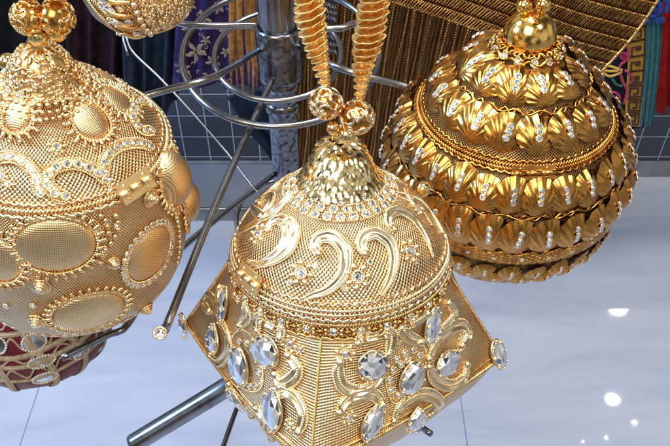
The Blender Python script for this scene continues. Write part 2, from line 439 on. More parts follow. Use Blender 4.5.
# ================================================================== 1. the square purse in the middle
OC = np.array([.0028,.296,1.193]); YAW = math.radians(-9); LEAN = math.radians(-10)
RC = np.array([[1,0,0],[0,math.cos(LEAN),-math.sin(LEAN)],[0,math.sin(LEAN),math.cos(LEAN)]])
def lc(p): return RC.T@(np.asarray(p)-OC)
ZE, RE = -.0665, .0970
def sq_morph(th, z, r):
    a = th-YAW; p = 1.09
    q = 1/(np.abs(np.sin(a))**p+np.abs(np.cos(a))**p+1e-9)**(1/p)
    k = np.clip((-.0098-z)/(-.0098-ZE), 0, 1)
    return np.where(z > ZE, (1-k)*.0616+k*RE*q, r*q)
square = thing('square_purse', 'pale gold purse with a domed lid and a four-cornered body set with large clear crystals', 'purse', OC, 'gold purses hanging on the display stand'); square.rotation_euler = (LEAN, 0, 0)
knobS = Surf([(.0006,.0692),(.0055,.0685),(.0105,.0648),(.0140,.0585),(.0168,.0518),(.0202,.0474)], OC, R=RC)
lidS = Surf([(.0198,.0480),(.0225,.0456),(.0285,.0410),(.0365,.0345),(.0450,.0264),(.0520,.0184),(.0568,.0110),(.0597,.0046),(.0605,.0)], OC, R=RC)
bandS = Surf([(.0603,.0),(.0612,-.0022),(.0614,-.0080),(.0612,-.0105)], OC, R=RC)
bodyS = Surf([(.0616,-.0098),(.0740,-.0290),(.0870,-.0490),(RE,ZE),(.0935,-.0750),(.0850,-.0910),(.072,-.110),(.052,-.132),(.02,-.142),(.001,-.143)], OC, sq_morph, R=RC)
b = MB(); bodyS.mesh(b, 0, None, 256, 90, 0, .075); body = b.build('body', M['rib_center'], square)
b = MB(); bandS.mesh(b, 0, None, 160, 8, 0); band = b.build('lid_band', M['net_center'], square)
b = MB(); lidS.mesh(b, 0, None, 200, 60, 0, .05); lid = b.build('lid', M['net_center'], square)
# corner seams and the piped edge round the widest part
tE = float(np.interp(-ZE, -bodyS.z, bodyS.t))
for k in range(4):
    th = np.full(60, YAW+k*PI/2); t = np.linspace(.001, tE, 60); N = bodyS.N(th, t)
    b = MB(); rope(b, bodyS.P(th, t)+N*.0004, N, .0013, .0012); b.build('seam_cord', M['cord'], body)
b = MB(); P, N = bodyS.ring(tE, 500, .0005); rope(b, P, N, .0016, .0014, 0, True)
P, N = bodyS.ring(tE-.0035, 500, .0003); tube(b, P, .0006, 0, C6, N, True)
b.build('edge_piping', M['cord'], body)
# braided rim of the lid
b = MB()
P, N = lidS.ring(lidS.L-.0095, 360, .0004, .0007, 70); tube(b, P, .0006, 0, C6, N, True)
P, N = lidS.ring(lidS.L-.0062, 240, .0006); rope(b, P, N, .0015, .0015, 0, True, .75, 1)
P, N = lidS.ring(lidS.L-.0038, 240, .0006); rope(b, P, N, .0015, .0015, 0, True, .75, -1)
P, N = lidS.ring(lidS.L-.0010, 360, .0006, .0006, 76); tube(b, P, .00085, 0, C6, N, True)
b.build('rim_braid', M['pale'], lid)
b = MB()
P, N = bandS.ring(.0018, 300, .0004); rope(b, P, N, .0014, .0014, 0, True)
P, N = bandS.ring(bandS.L-.0004, 360, .0006, .0008, 64); tube(b, P, .0009, 0, C6, N, True)
b.build('band_braid', M['cord'], band)
for k in range(40):                                    # stones and dark beads round the band
    th = -2.2+k*4.4/39; P, R = bandS.frame(th, .0058)
    if k % 2: put('rhinestone', STONE, band, P, R, .0021)
    else:
        b = MB(); inst(b, SPH, P+R[:,2]*.0006, R, (.0024,.0015,.0014), 1)
        for dx in (-.003,.003): bead(b, P+R@np.array([dx,.0012,.0006]), .0011, 0, SPL); bead(b, P+R@np.array([dx,-.0012,.0006]), .0011, 0, SPL)
        b.build('bead_link', [M['gold'], M['brown_bead']], band)
# the sequin knob
b = MB(); knobS.mesh(b, 0, None, 64, 20); knob = b.build('knob', M['cord'], square)
b = MB()
def sequin(b, P, R, w, h):
    A = np.linspace(0, 2*PI, 10, endpoint=False); V = [(0,0,.00055)]
    for q, z in ((.55,.00045),(1,.0)):
        for a_ in A: V.append((w*q*math.sin(a_)*(1-.25*math.cos(a_)), h*q*math.cos(a_)*(1.15 if math.cos(a_) < 0 else .9), z-(.0004 if math.cos(a_) > 0 else -.0003)*q*abs(math.cos(a_))))
    F = [(0,1+i,1+(i+1)%10) for i in range(10)]+[(1+i,11+i,11+(i+1)%10,1+(i+1)%10) for i in range(10)]
    b.add(np.array(V)@R.T+P, F, 0)
for j in range(12):
    t = .0015+j*(knobS.L-.0025)/11; r = float(np.interp(t, knobS.t, knobS.r)); n = max(5, int(2*PI*r/.0036))
    for i in range(n):
        P, R = knobS.frame(2*PI*(i+.5*(j%2))/n+.05*RNG.normal(), t)
        R = rotz(roty(rotx(R, RNG.normal(-.16,.10)), RNG.normal(0,.13)), RNG.normal(0,.10)); sequin(b, P+R[:,2]*.0009, R, .0025, .0040)
b.build('sequin_cover', M['sequin'], knob)
for row, (t, n, r) in enumerate(((.0030,20,.0019),(.0070,23,.0021),(.0112,27,.0022))):
    for i in range(n):
        th = 2*PI*(i+.5*row)/n
        if abs(math.remainder(th, 2*PI)) > 2.0: continue
        P, R = lidS.frame(th, t); put('rhinestone', STONE, lid, P, R, r)
b = MB()
for row, t in enumerate((.0009,.0050,.0091,.0134)):
    P, N = lidS.ring(t, 300, .0003); beads_along(b, P, N, .0006, .0017, 0, True)
b.build('bead_edging', M['pale'], lid)
# paisleys and jewel flowers on the lid
PA = [[(304,299),(313,295),(329,289),(342,276),(346,260),(343,247),(332,237),(320,238),(315,246),(319,254)],
      [(380,295),(386,286),(392,270),(393,254),(388,241),(376,233),(365,236),(361,245),(365,254)],
      [(249,261),(258,264),(268,263),(281,257),(292,246),(296,232),(292,222),(285,221)],
      [(432,257),(428,245),(421,231),(410,217),(398,211),(389,215),(388,224),(394,230)],
      [(254,203),(257,212),(264,217),(276,211),(286,201),(293,194)]]
for k, pts in enumerate(PA):
    P, N = lidS.path(pts, 50, .0003); paisley(lidS, lid, P, N, .0034 if k < 2 else .0027, M['pale'])
ref = np.array([lidS.px(*p) for p in PA[1]])
for k in (2, 3, 4, 5, 6, 7, 8):
    Q = ref+np.array([k*.62, 0]); P, N = lidS.path(Q, 50, .0003, raw=True); paisley(lidS, lid, P, N, .0030, M['pale'])
for (x, y, s) in ((301,273,1.0),(358,277,1.05),(258,234,.95),(410,251,1.0),(268,193,.8),(417,209,.6)):
    th, t = lidS.px(x, y); P, R = lidS.frame(th, t); put('jewel_flower', FLOWER, lid, P, R, .0029*s)
for (x, y) in ((315,266),(370,262),(268,231),(415,262),(290,283),(345,288),(276,189)):
    th, t = lidS.px(x, y); P, R = lidS.frame(th, t); put('gold_bud', STONE, lid, P, R, .0014)
for (pts) in ([(397,196),(412,203),(424,214),(433,228)],[(390,190),(408,195),(424,204),(436,220)],[(270,180),(256,190),(246,203),(240,220)],[(283,180),(270,190),(262,200)]):
    b = MB(); P, N = lidS.path(pts, 60, .0005); rope(b, P, N, .0015, .0014); b.build('lid_cord', M['pale'], lid)
# the two crystal flowers on the front faces: scrolls first, then stones
SC = [[(221,288),(219,300),(222,313)],[(238,294),(247,302),(248,316),(241,325)],
      [(211,311),(205,303),(210,297),(217,306),(224,325),(230,339),(228,354),(220,362),(212,356)],
      [(259,330),(258,321),(264,315),(274,316),(281,325),(281,337)],[(289,355),(295,363),(298,370),(293,379),(282,384),(276,374)],
      [(231,384),(227,393),(229,405),(238,416),(248,419)],[(273,396),(285,391),(297,399),(304,415),(300,432)],[(258,408),(266,424),(270,440)],
      [(358,343),(361,333),(371,327),(384,326),(391,337),(388,353)],[(340,362),(338,373),(343,386),(356,391),(371,385),(382,373)],
      [(428,358),(435,342),(448,329),(461,325),(468,333),(461,345)],[(428,366),(434,379),(449,385),(463,377),(466,364)],
      [(420,341),(407,336),(403,324),(409,310),(418,303)],[(438,332),(450,322),(453,311),(447,303)],
      [(339,412),(345,401),(357,394),(373,394),(382,404)],[(393,420),(401,404),(418,394),(434,397),(436,408),(428,414)]]
for pts in SC: scroll(body, bodyS, pts, .0034, M['pale'])
GM = [(226,305,.0030,.0088,.12,'marquise'),(216,338,.0040,.0068,.30,'pear'),(268,350,.0052,.0066,.35,'oval'),(242,365,.0048,.0086,.35,'oval'),
      (238,397,.0042,.0066,.25,'pear'),(275,409,.0042,.0090,.30,'marquise'),
      (371.5,364,.0058,.0062,-.2,'oval'),(410,377,.0056,.0076,-.45,'oval'),(446,361,.0054,.0074,-1.25,'pear'),(430,325,.0040,.0078,-.45,'marquise'),
      (371,421,.0042,.0078,-.6,'marquise'),(414,417,.0046,.0066,-.1,'pear')]
for g in GM: big_gem(body, bodyS, g[0], g[1], g[2]*(1.34 if g[0] > 300 else 1.62), g[3]*1.28, g[4], g[5], .0018)
for (x, y) in ((187,325),(496,354)): big_gem(body, bodyS, x, y, .0054, .0088, 0, 'oval', .002)
for pts, c in (([(233,338),(242,330),(254,338),(262,360),(263,385),(254,392),(240,385),(230,362)],0),([(385,375),(390,352),(403,340),(418,341),(426,352),(422,378),(410,398),(393,402)],1)):
    b = MB(); P, N = bodyS.path(pts, 120, .0005, True); rope(b, P, N, .0011, .0011, 0, True); b.build('oval_cord', M['pale'], body)
for (x, y) in ((393,370),(390,380),(391,390),(399,395),(397,359),(405,353),(414,350),(420,355),(401,364),(408,360),(386,362),
               (247,343),(253,347),(257,352),(259,372),(262,381),(256,386),(250,386),(262,364),(240,341),(235,348)):
    th, t = bodyS.px(x, y); P, R = bodyS.frame(th, t); put('rhinestone', STONE, body, P, R, .0020)
for (x, y, s) in ((345,354,.9),(289,344,.8),(462,338,.6),(299,350,.5),(251,411,.6),(290,425,.6),(349,418,.7)):
    th, t = bodyS.px(x, y); P, R = bodyS.frame(th, t); put('jewel_flower', FLOWER, body, P, R, .0028*s)
hinge(square, lidS, 254, 279, .0088, .0058, .0, M['satin'], .0022)
# the clasp ball at the back right, the neck loop, beads and the two straps
b = MB(); P = lc(at(423,189,.452)); b.add(SPH_HI[0]*.0048+P, SPH_HI[1]); tube(b, np.array([P, P+(-.004,.001,-.008)]), .0015); b.build('clasp_ball', M['gold'], square)
B1, B2 = lc(at(326,103,.362)), lc(at(357,117,.366))
filigree_ball('filigree_bead', square, B1, .0080, M['pale'], 1); filigree_ball('filigree_bead', square, B2, .0084, M['pale'], 2)
for (x, y, d, r) in ((333,128,.365,.0033),(347,135,.367,.0044)):
    b = MB(); b.add(SPH_HI[0]*r+lc(at(x,y,d)), SPH_HI[1]); b.build('bead', M['gold'], square)
b = MB(); A = np.linspace(0, 2*PI, 24, endpoint=False); c = np.array([0,0,.0722])
q = c+np.column_stack([.004*np.cos(A), 0*A, .005*np.sin(A)]); tube(b, q, .0009, 0, C6, np.tile([0,1.0,0],(24,1)), True); b.build('neck_loop', M['gold'], square)
S1 = [lc(at(325,90,.362)), lc(at(320,60,.354)), lc(at(313,25,.345)), lc(at(309,-5,.337)), lc(at(303,-60,.322))]
S2 = [lc(at(358,103,.366)), lc(at(363,70,.357)), lc(at(370,35,.347)), lc(at(375,0,.337)), lc(at(382,-60,.322))]
strap('braided_strap', square, S1, .0056, .0037, M['gimp']); strap('braided_strap', square, S2, .0056, .0037, M['gimp'], phase=1.2)
# ================================================================== 2. the domed purse at the left edge
OL = np.array([-.1484,.3216,1.2572]); TIP = math.radians(6.5)
RL = np.array([[math.cos(TIP),0,math.sin(TIP)],[0,1,0],[-math.sin(TIP),0,math.cos(TIP)]])
def ll(p): return RL.T@(np.asarray(p)-OL)
domed = thing('domed_purse', 'round gold purse covered in cloth-covered oval domes ringed with gold beads', 'purse', OL, 'gold purses hanging on the display stand'); domed.rotation_euler = (0, TIP, 0)
dk = Surf([(.0006,.0510),(.006,.0501),(.0108,.0460),(.0145,.0398),(.0172,.0345),(.0200,.0305)], OL, R=RL)
dl = Surf([(.0196,.0310),(.0255,.0262),(.036,.0180),(.048,.0070),(.0570,-.0028),(.0606,-.0070)], OL, R=RL)
db = Surf([(.0605,-.0068),(.0620,-.014),(.0655,-.032),(.0676,-.054),(.0676,-.072),(.0648,-.0885),(.0585,-.0990),(.050,-.1065),(.03,-.112),(.001,-.114)], OL, R=RL)
b = MB(); db.mesh(b, 0, None, 200, 70, 0, .066); dbody = b.build('body', M['rib_domed'], domed)
b = MB(); dl.mesh(b, 0, None, 200, 50, 0, .045); dlid = b.build('lid', M['net_domed'], domed)
b = MB(); dk.mesh(b, 0, None, 64, 20); dknob = b.build('knob', M['cord'], domed)
b = MB()
for k in range(230):                                   # leafy cast curls all over the knob
    th = RNG.uniform(-PI, PI); t = dk.L*math.sqrt(RNG.uniform(.01, 1)); a = RNG.uniform(0, 6.28)
    if k % 3:
        q = [( .0026*s*math.cos(a+w), .0026*s*math.sin(a+w)) for w, s in zip(np.linspace(0,4.6,7), np.linspace(1,.3,7))]
        P, N = dk.local(th, min(max(t,.003), dk.L-.003), q, 18, .0006); tube(b, P, .00065, 0, C6, N)
    else:
        P, R = dk.frame(th, min(t, dk.L-.001)); inst(b, SPH, P+R[:,2]*.0005, rotz(R, a), (.0019,.0011,.0011))
b.build('cast_leaves', M['warm'], dknob)
b = MB()
for t, r in ((.0012,.0016),(.0048,.0015),(.0080,.0013)):
    P, N = dl.ring(t, 200, .0003); beads_along(b, P, N, r, r*2.25, 0, True)
b.build('neck_beads', M['warm'], dknob)
b = MB(); P, N = dk.ring(dk.L*.5, 100, .0008, .002, 6); rope(b, P, N, .0016, .0016, 0, True); b.build('knob_cord', M['warm'], dknob)
b = MB()
P, N = dl.ring(dl.L-.0070, 400, .0005, .0005, 80); tube(b, P, .0007, 0, C6, N, True)
P, N = dl.ring(dl.L-.0040, 240, .0007); rope(b, P, N, .0021, .0019, 0, True, .8, 1)
P, N = dl.ring(dl.L-.0008, 400, .0007, .0005, 84); tube(b, P, .0010, 0, C6, N, True)
b.build('rim_braid', M['warm'], dlid)
def oval_dome(S, parent, x, y, a, c, rot, h, raw=None, beads=True, stones=False):
    th, t = raw if raw else S.px(x, y); P, R = S.frame(th, t); R = rotz(R, rot)
    b = MB(); n, m = 40, 12; V=[]; uv=[]
    for j in range(m+1):
        k = j/m*PI/2
        for i in range(n):
            w = 2*PI*i/n; V.append((a*math.cos(w)*math.sin(k), c*math.sin(w)*math.sin(k), h*math.cos(k)-.0015)); uv.append((V[-1][0]+th, V[-1][1]))
    V = np.array(V)@R.T+P; F = [(j*n+i, (j+1)*n+i, (j+1)*n+(i+1)%n, j*n+(i+1)%n) for j in range(m) for i in range(n)]
    b.add(V, F, 0, uv); o = b.build('oval_dome', M['dome'], parent)
    e = MB(); r_ = float(np.hypot(*S.P(th, t)[:2]))
    Q, N = S.local(th, t, ellipse(a*1.05, c*1.05, 20, rot), 80, .0006, closed=True); twine(e, Q, N, .0008, .0014, 0, True); e.build('cord_edge', M['warm'], o); e = MB()
    if beads:
        k = .0026; Q, N = S.local(th, t, ellipse(a+k, c+k, 20, rot), 160, .0004, closed=True)
        n_ = max(12, int(length(Q)/.0040)); X = resample(np.hstack([Q,N]), n_+1, Q)[:-1]; ctr = Q.mean(0)
        for i, q in enumerate(X):
            nn = nrm(q[3:]); rad = q[:3]-ctr; rad = nrm(rad-nn*(rad@nn)); Rr = np.column_stack([rad, np.cross(nn, rad), nn])
            if stones: put('rhinestone', STONE, o, q[:3]+nn*.0004, Rr, .0017)
            else:
                inst(e, SPH, q[:3]+nn*.0006, rotz(Rr, .35), (.0023,.00115,.0013)); bead(e, q[:3]+rad*.0020+nn*.0008, .0011, 0, SPL)
                bead(e, q[:3]-rad*.0016+Rr[:,1]*.0016+nn*.0004, .0008, 0, SPL)
        if not stones: e.build('claw_border', M['warm'], o)
    return o
oval_dome(dl, dlid, 18,113, .0068,.0100, .15, .0036); oval_dome(dl, dlid, 90,119, .0088,.0112, -.05, .0038)
for d in (1.75, 2.45, -1.55): oval_dome(dl, dlid, 0, 0, .0085,.0105, 0, .0036, (d, .019))
oval_dome(db, dbody, 56,246, .0186,.0158, -.05, .0047); oval_dome(db, dbody, 151,254, .0150,.0165, -.65, .0047, stones=True); oval_dome(db, dbody, 90,313, .0185,.0150, .05, .0047)
oval_dome(db, dbody, 172,178, .0130,.0178, .1, .0115); oval_dome(db, dbody, 199,204, .0125,.0150, 0, .0100, (1.72,.046))
oval_dome(db, dbody, -8,258, .0150,.0150, 0, .0047); 
for d, t_ in ((2.3,.030),(-1.35,.035),(-.95,.080),(-2.0,.060),(2.2,.080)): oval_dome(db, dbody, 0, 0, .0155,.0150, 0, .0047, (d,t_))
def cone_button(S, parent, x, y, r=.0046):
    th, t = S.px(x, y); P, R = S.frame(th, t); b = MB()
    for k in range(4):
        rr = r*(1-.25*k); q = np.array([(rr*math.cos(a), rr*math.sin(a), .0006+.0011*k) for a in np.linspace(0, 2*PI, 28, endpoint=False)])
        tube(b, q@R.T+P, .0008, 0, C6, np.tile(R[:,2],(28,1)), True)
    inst(b, SPH, P, R, (r*.95,r*.95,.0042), 0); o = b.build('cone_button', M['warm'], parent)
    put('rhinestone', STONE, o, P+R[:,2]*.0036, R, .0019)
for (x, y) in ((41,286),(37,320),(145,308),(150,198),(113,262)): cone_button(db, dbody, x, y, .0046 if x != 113 else .003)
for (x, y) in ((57,147),(118,106)):
    th, t = dl.px(x, y); P, R = dl.frame(th, t); put('jewel_flower', FLOWER, dlid, P, R, .0020)
def stone_scroll(S, parent, pts, r=.0020, w=.0027, n=None):
    """a raised curl carrying a row of stones"""
    P, N = S.path(pts, 60, .0003); b = MB(); u = np.linspace(0,1,60); sweep(b, P, N, DOME, w*np.interp(u,[0,.1,.9,1],[.6,1,1,.7]), .0009)
    T = tangents(P); Sd = nrm(np.cross(T, N))
    for sg in (1,-1): twine(b, P+Sd*w*sg*1.02+N*.0003, N, .0006, .0012)
    o = b.build('scroll', M['warm'], parent)
    k = max(3, int(length(P)/(r*2.25))); Q = resample(np.hstack([P,N]), k, P)
    for q in Q:
        n_ = nrm(q[3:]); e = nrm(np.cross([0,0,1.0], n_)); put('rhinestone', STONE, o, q[:3]+n_*.0006, np.column_stack([e, np.cross(n_, e), n_]), r)
for pts in ([(0,158),(12,157),(22,161),(31,169),(37,180),(41,193)],
            [(66,196),(58,195),(49,187),(49,174),(58,167),(71,164),(84,166),(96,172),(106,180)],
            [(151,131),(142,131),(134,122),(131,112),(136,103),(146,99),(153,102)],
            [(103,172),(106,158),(116,148),(128,144),(140,144),(150,147)],
            [(113,80),(124,83),(135,88),(145,95)]): stone_scroll(dl, dlid, pts)
for pts in ([(108,78),(122,92),(138,100),(150,104)],[(96,66),(112,72),(130,80),(146,92)],[(94,72),(102,84),(112,90)],[(2,84),(12,76),(24,70)],[(0,94),(10,86),(20,80)]):
    b = MB(); P, N = dl.path(pts, 60, .0006); rope(b, P, N, .0016, .0015); b.build('lid_cord', M['warm'], dlid)
for (x, y) in ((2,176),(8,184),(104,98),(108,182),(111,190)):
    th, t = dl.px(x, y); P, R = dl.frame(th, t); put('jewel_flower', FLOWER, dlid, P, R, .0015)
for k in range(46):                                    # loose stones scattered between the body domes
    th = RNG.uniform(-.9, 1.5); t = RNG.uniform(.006, .098)
    x, y = project(RL@db.P(th, t)+OL)
    if any((x-a)**2+(y-c)**2 < r*r for a, c, r in ((56,246,40),(151,254,36),(90,313,38),(179,172,34),(199,204,22),(41,286,14),(37,320,14),(145,308,14),(150,198,13),(130,190,22))): continue
    P, R = db.frame(th, t); put('rhinestone', STONE, dbody, P, R, .0016+.0005*random.random())
for pts in ([(115,215),(118,226),(112,240),(104,250),(100,262)],[(100,215),(106,222),(108,232)],[(170,205),(176,222),(178,240),(176,262)]):
    b = MB(); P, N = db.path(pts, 40, .0004); beads_along(b, P, N, .0016, .0036); b.build('bead_trail', M['warm'], dbody)
b = MB(); P, N = db.ring(float(np.interp(.0990, -db.z, db.t)), 300, .0006); rope(b, P, N, .0015, .0015, 0, True)
b.build('bottom_cord', M['warm'], dbody)
tB = float(np.interp(.0960, -db.z, db.t))
for k in range(34):
    th = -1.6+k*3.2/33; P, R = db.frame(th, tB+.002); put('rhinestone', STONE, dbody, P, R, .0017)
hinge(domed, dl, 133, 187, .0105, .0056, .0, M['satin'], .0022)
b = MB(); P = ll(at(8,62,.455)); b.add(SPH_HI[0]*.0056+P, SPH_HI[1]); tube(b, np.array([P, P+(0,-.002,-.012)]), .0018); b.build('clasp_ball', M['gold'], domed)
for (x, y, d, s) in ((29,17,.352,3),(57,17,.352,4)): filigree_ball('filigree_bead', domed, ll(at(x,y,d)), .0084, M['gold'], s)
for (x, y) in ((38,36),(57,32)):
    b = MB(); b.add(SPH_HI[0]*.0047+ll(at(x,y,.358)), SPH_HI[1]); b.build('bead', M['gold'], domed)
b = MB(); q = np.array([(.004*math.cos(a), 0, .0525+.004*math.sin(a)) for a in np.linspace(0, 2*PI, 20, endpoint=False)]); tube(b, q, .0009, 0, C6, np.tile([0,1.0,0],(20,1)), True); b.build('neck_loop', M['gold'], domed)
for (x, dx) in ((28,-3),(57,4)):
    strap('braided_strap', domed, [ll(at(x,4,.350)), ll(at(x+dx*.4,-20,.342)), ll(at(x+dx,-60,.33))], .0056, .0037, M['gimp'], .5)

# ================================================================== 3. the shell purse behind on the right
OR = CAM+.56*ray(505,158)
shell_bag = thing('shell_purse', 'round antique gold purse covered in overlapping scallop shells with three small stones each', 'purse', OR, 'gold purses hanging on the display stand')
rl = Surf([(.001,.0900),(.0165,.0965),(.0205,.0955),(.026,.0895),(.036,.0810),(.050,.0660),(.060,.0530),(.0680,.0430)], OR)
rb = Surf([(.0682,.0435),(.0720,.0395),(.0790,.0265),(.0840,.0100),(.0856,-.006),(.0838,-.026),(.0765,-.0480),(.0630,-.0665),(.040,-.0800),(.001,-.0840)], OR)
b = MB(); rb.mesh(b, 0, None, 180, 70, 0, .08); rbody = b.build('body', M['bronze_net'], shell_bag)
b = MB(); rl.mesh(b, 0, None, 160, 40, 0, .05); rlid = b.build('lid', M['bronze_net'], shell_bag)
def scallop(seed):
    """fluted fan, hub at the origin, opening towards +y, unit length"""
    b = MB(); n, m = 108, 9; V=[]; A_, B_, y0 = .53, .50, .05
    for j in range(m+1):
        q = (j/m)**.8
        for i in range(n+1):
            a = 2*PI*i/n; s, k = math.sin(a), math.cos(a)           # ray from the hub to the rim of the oval
            qa, qb, qc = s*s/A_**2+k*k/B_**2, 2*k*(y0-.5)/B_**2, (y0-.5)**2/B_**2-1
            R_ = (-qb+math.sqrt(qb*qb-4*qa*qc))/(2*qa); fl = math.cos(19*a*(1 if abs(math.remainder(a,2*PI)) < 2 else 0))
            x, y = R_*q*s, y0+R_*q*k
            if j == m: x *= 1+.012*fl; y *= 1+.012*fl
            e = (x/A_)**2+((y-.5)/B_)**2
            V.append((x, y, .05-.20*x*x-.16*(y-.5)**2+.13*(1-min(1, e))+.020*min(1,R_*q*1.3)**1.3*fl))
    w = n+1; b.add(V, [(j*w+i, (j+1)*w+i, (j+1)*w+i+1, j*w+i+1) for j in range(m) for i in range(n)], 0)
    return b.mesh('scallop_shell', [M['bronze_shell']])
SHELL = scallop(0)
sr = MB()
for k, y in enumerate((.38,.53,.68)):
    P = np.array([0,y,.19-.45*abs(y-.5)**1.5]); inst(sr, GEM_S, P, np.eye(3), (.074,.074,.065), 1, False)
    tube(sr, np.array([P+(.077*math.cos(a), .077*math.sin(a), .01) for a in np.linspace(0,2*PI,12,endpoint=False)]), .015, 0, C6, closed=True)
ROW3 = sr.mesh('stone_row', [M['pale'], M['gem']])
def shell_row(S, parent, t, n, L, th0=0, lo=-2.3, hi=2.3, tilt=.12, wid=1.0, inv=False, skip=None):
    for i in range(n):
        th = math.remainder(th0+2*PI*i/n, 2*PI)
        if not lo < th < hi or (skip and skip(th)): continue
        P, R = S.frame(th, max(.001, t-L*.5)); R = rotz(R, RNG.normal(0,.10)); R = roty(rotx(R, tilt+RNG.normal(0,.07)), RNG.normal(0,.08)+.12)
        o = put('scallop_shell', SHELL, parent, P+R[:,2]*.0016-R[:,1]*L*.5, R, L*np.array([wid*(1+RNG.normal(0,.03)),1+RNG.normal(0,.04),1]))
        put('stone_row', ROW3, o, np.zeros(3), np.eye(3), 1.0)
def tof(S, x, y): return S.px(x, y)[1]
shell_row(rl, rlid, tof(rl,515,107), 13, .0250, .12, tilt=-.04)
shell_row(rl, rlid, tof(rl,520,155), 18, .0262, .02, tilt=-.03)
tC, tD, tE_ = tof(rb,518,215), tof(rb,515,250), tof(rb,515,280)
shell_row(rb, rbody, tC, 29, .0265, .05, tilt=-.02, wid=.84); shell_row(rb, rbody, tD+.001, 29, .0292, .14, tilt=.03, wid=.84); shell_row(rb, rbody, tE_, 28, .0180, .05, tilt=-.02, wid=1.0)
shell_row(rb, rbody, tE_-.0095, 30, .0165, .15, tilt=-.03, wid=1.0)
def squiggle(b, S, t, amp, k, w, **kw):
    P, N = S.ring(t, 720, .0012, amp, k); tube(b, P, w, 0, C6, N, True)
    P, N = S.ring(t, 720, .0016, -amp*.8, k*.5 if k % 2 == 0 else k); tube(b, P, w*.9, 0, C6, N, True)
b = MB(); squiggle(b, rl, tof(rl,515,112), .0018, 34, .0009); squiggle(b, rl, .0195, .0014, 20, .0010)
P, N = rl.ring(.024, 200, .001, .0012, 12); tube(b, P, .0012, 0, C6, N, True)
for i in range(90):
    P, R = rl.frame(RNG.uniform(-PI,PI), RNG.uniform(.014,.0275)); bead(b, P+R[:,2]*.0008, RNG.uniform(.0009,.0017), 0, SPH)
b.build('filigree_wire', M['bronze'], rlid)
for i in range(14):
    th = math.remainder(2*PI*i/14, 2*PI)
    if abs(th) < 2: P, R = rl.frame(th, .0235); put('rhinestone', STONE, rlid, P+R[:,2]*.0008, R, .0024)
b = MB()
P, N = rl.ring(rl.L-.0072, 480, .0006, .0006, 76); tube(b, P, .0008, 0, C6, N, True)
P, N = rl.ring(rl.L-.0044, 240, .0008); rope(b, P, N, .0022, .0020, 0, True)
P, N = rl.ring(rl.L-.0016, 240, .0008); rope(b, P, N, .0022, .0020, 0, True, .8, -1)
P, N = rb.ring(.0012, 480, .0008, .0006, 80); tube(b, P, .0010, 0, C6, N, True)
b.build('rim_braid', M['bronze'], rlid)
b = MB(); squiggle(b, rb, tC+.0016, .0018, 44, .0010); squiggle(b, rb, tD+.0026, .0016, 60, .0010)
for dt in (.0050,.0080,.0110):
    P, N = rb.ring(min(tD+dt, rb.L-.02), 480, .0012, .0013, 48); tube(b, P, .0011, 0, C6, N, True)
    P, N = rb.ring(min(tD+dt, rb.L-.02), 480, .0012, -.0013, 48); tube(b, P, .0011, 0, C6, N, True)
b.build('filigree_wire', M['bronze'], rbody)
for i in range(30):
    th = math.remainder(2*PI*i/30, 2*PI)
    if abs(th) < 1.9: P, R = rb.frame(th, tD+.0080); put('rhinestone', STONE, rbody, P+R[:,2]*.0012, R, .0020)
hinge(shell_bag, rl, 533, 175, .0140, .0047, .04, M['bronze'])
b = MB(); PB = np.array([0,0,.1015]); b.add(SPH_HI[0]*.0172+PB, SPH_HI[1]); b.build('ball_knob', M['ball'], shell_bag)
pb = PB+OR; top = pb+np.array([0,-.010,.0155])-OR
b = MB()
for k in range(5):
    c = top+np.array([0,-.0012*k*1.1+.004,.010-.0042*k]); e = nrm(np.array([1.0,0,.1*k])) if k % 2 else nrm(np.array([.2,-1.0,.2]))
    q = np.array([c+.0022*math.cos(a)*e+.0032*math.sin(a)*np.array([0,-.35,.93]) for a in np.linspace(0,2*PI,16,endpoint=False)])
    tube(b, q, .0006, 0, C6, np.tile(nrm(np.cross(e,[0,-.35,.93])),(16,1)), True)
b.build('chain', M['bronze'], shell_bag)
for (x, y) in ((524,4),(543,3)):
    b = MB(); b.add(SPH_HI[0]*.0052+(at(x,y+2,.476)-OR), SPH_HI[1]); b.build('bead', M['ball'], shell_bag)
for (x, s) in ((520,7),(548,8)): filigree_ball('filigree_bead', shell_bag, at(x,-16,.474)-OR, .0085, M['bronze'], s)
for (x, dx) in ((519,-4),(549,5)): strap('braided_strap', shell_bag, [at(x,-30,.47)-OR, at(x+dx,-60,.46)-OR, at(x+2*dx,-90,.45)-OR], .006, .0045, M['bronze'], .5)
# ================================================================== 4. the jewelled purse cut off by the top edge
OU = at(138,-22,.48)
jew = thing('jewelled_purse', 'small gold purse with marquise stones between thick gold cords, cut off by the top edge', 'purse', OU, 'gold purses hanging on the display stand')
ju = Surf([(.006,.050),(.012,.046),(.022,.034),(.034,.014),(.0365,-.004),(.030,-.021),(.015,-.0295),(.001,-.031)], OU)
b = MB(); ju.mesh(b, 0, None, 120, 50, 0, .036); jb = b.build('body', M['net_domed'], jew)
def laid_rope(S, parent, name, lines, w, step, m, lift=.0006, n=60):
    b = MB()
    for pts in lines:
        P, N = S.path(pts, n, lift); rope(b, P, N, w, step)
    return b.build(name, m, parent)
b = MB()
for pts in ([(104,6),(116,13),(134,15)],[(112,18),(124,25),(142,27)],[(124,31),(134,36),(146,37)],[(99,-8),(112,0),(130,2)]):
    P, N = ju.path(pts, 30, .0012); tube(b, P, .0022*np.sin(np.linspace(.35,PI-.35,30)), 0, C8, N)
b.build('gold_cord', M['gold'], jb)
for (x, y) in ((109,8),(118,22),(127,33),(104,-2)): big_gem(jb, ju, x, y, .0026, .0058, 1.0, 'marquise', .0010)
for (x, y) in ((121,7),(129,21),(137,32),(117,-3)):
    th, t = ju.px(x, y); P, R = ju.frame(th, t); put('rhinestone', STONE, jb, P+R[:,2]*.0008, R, .0024)
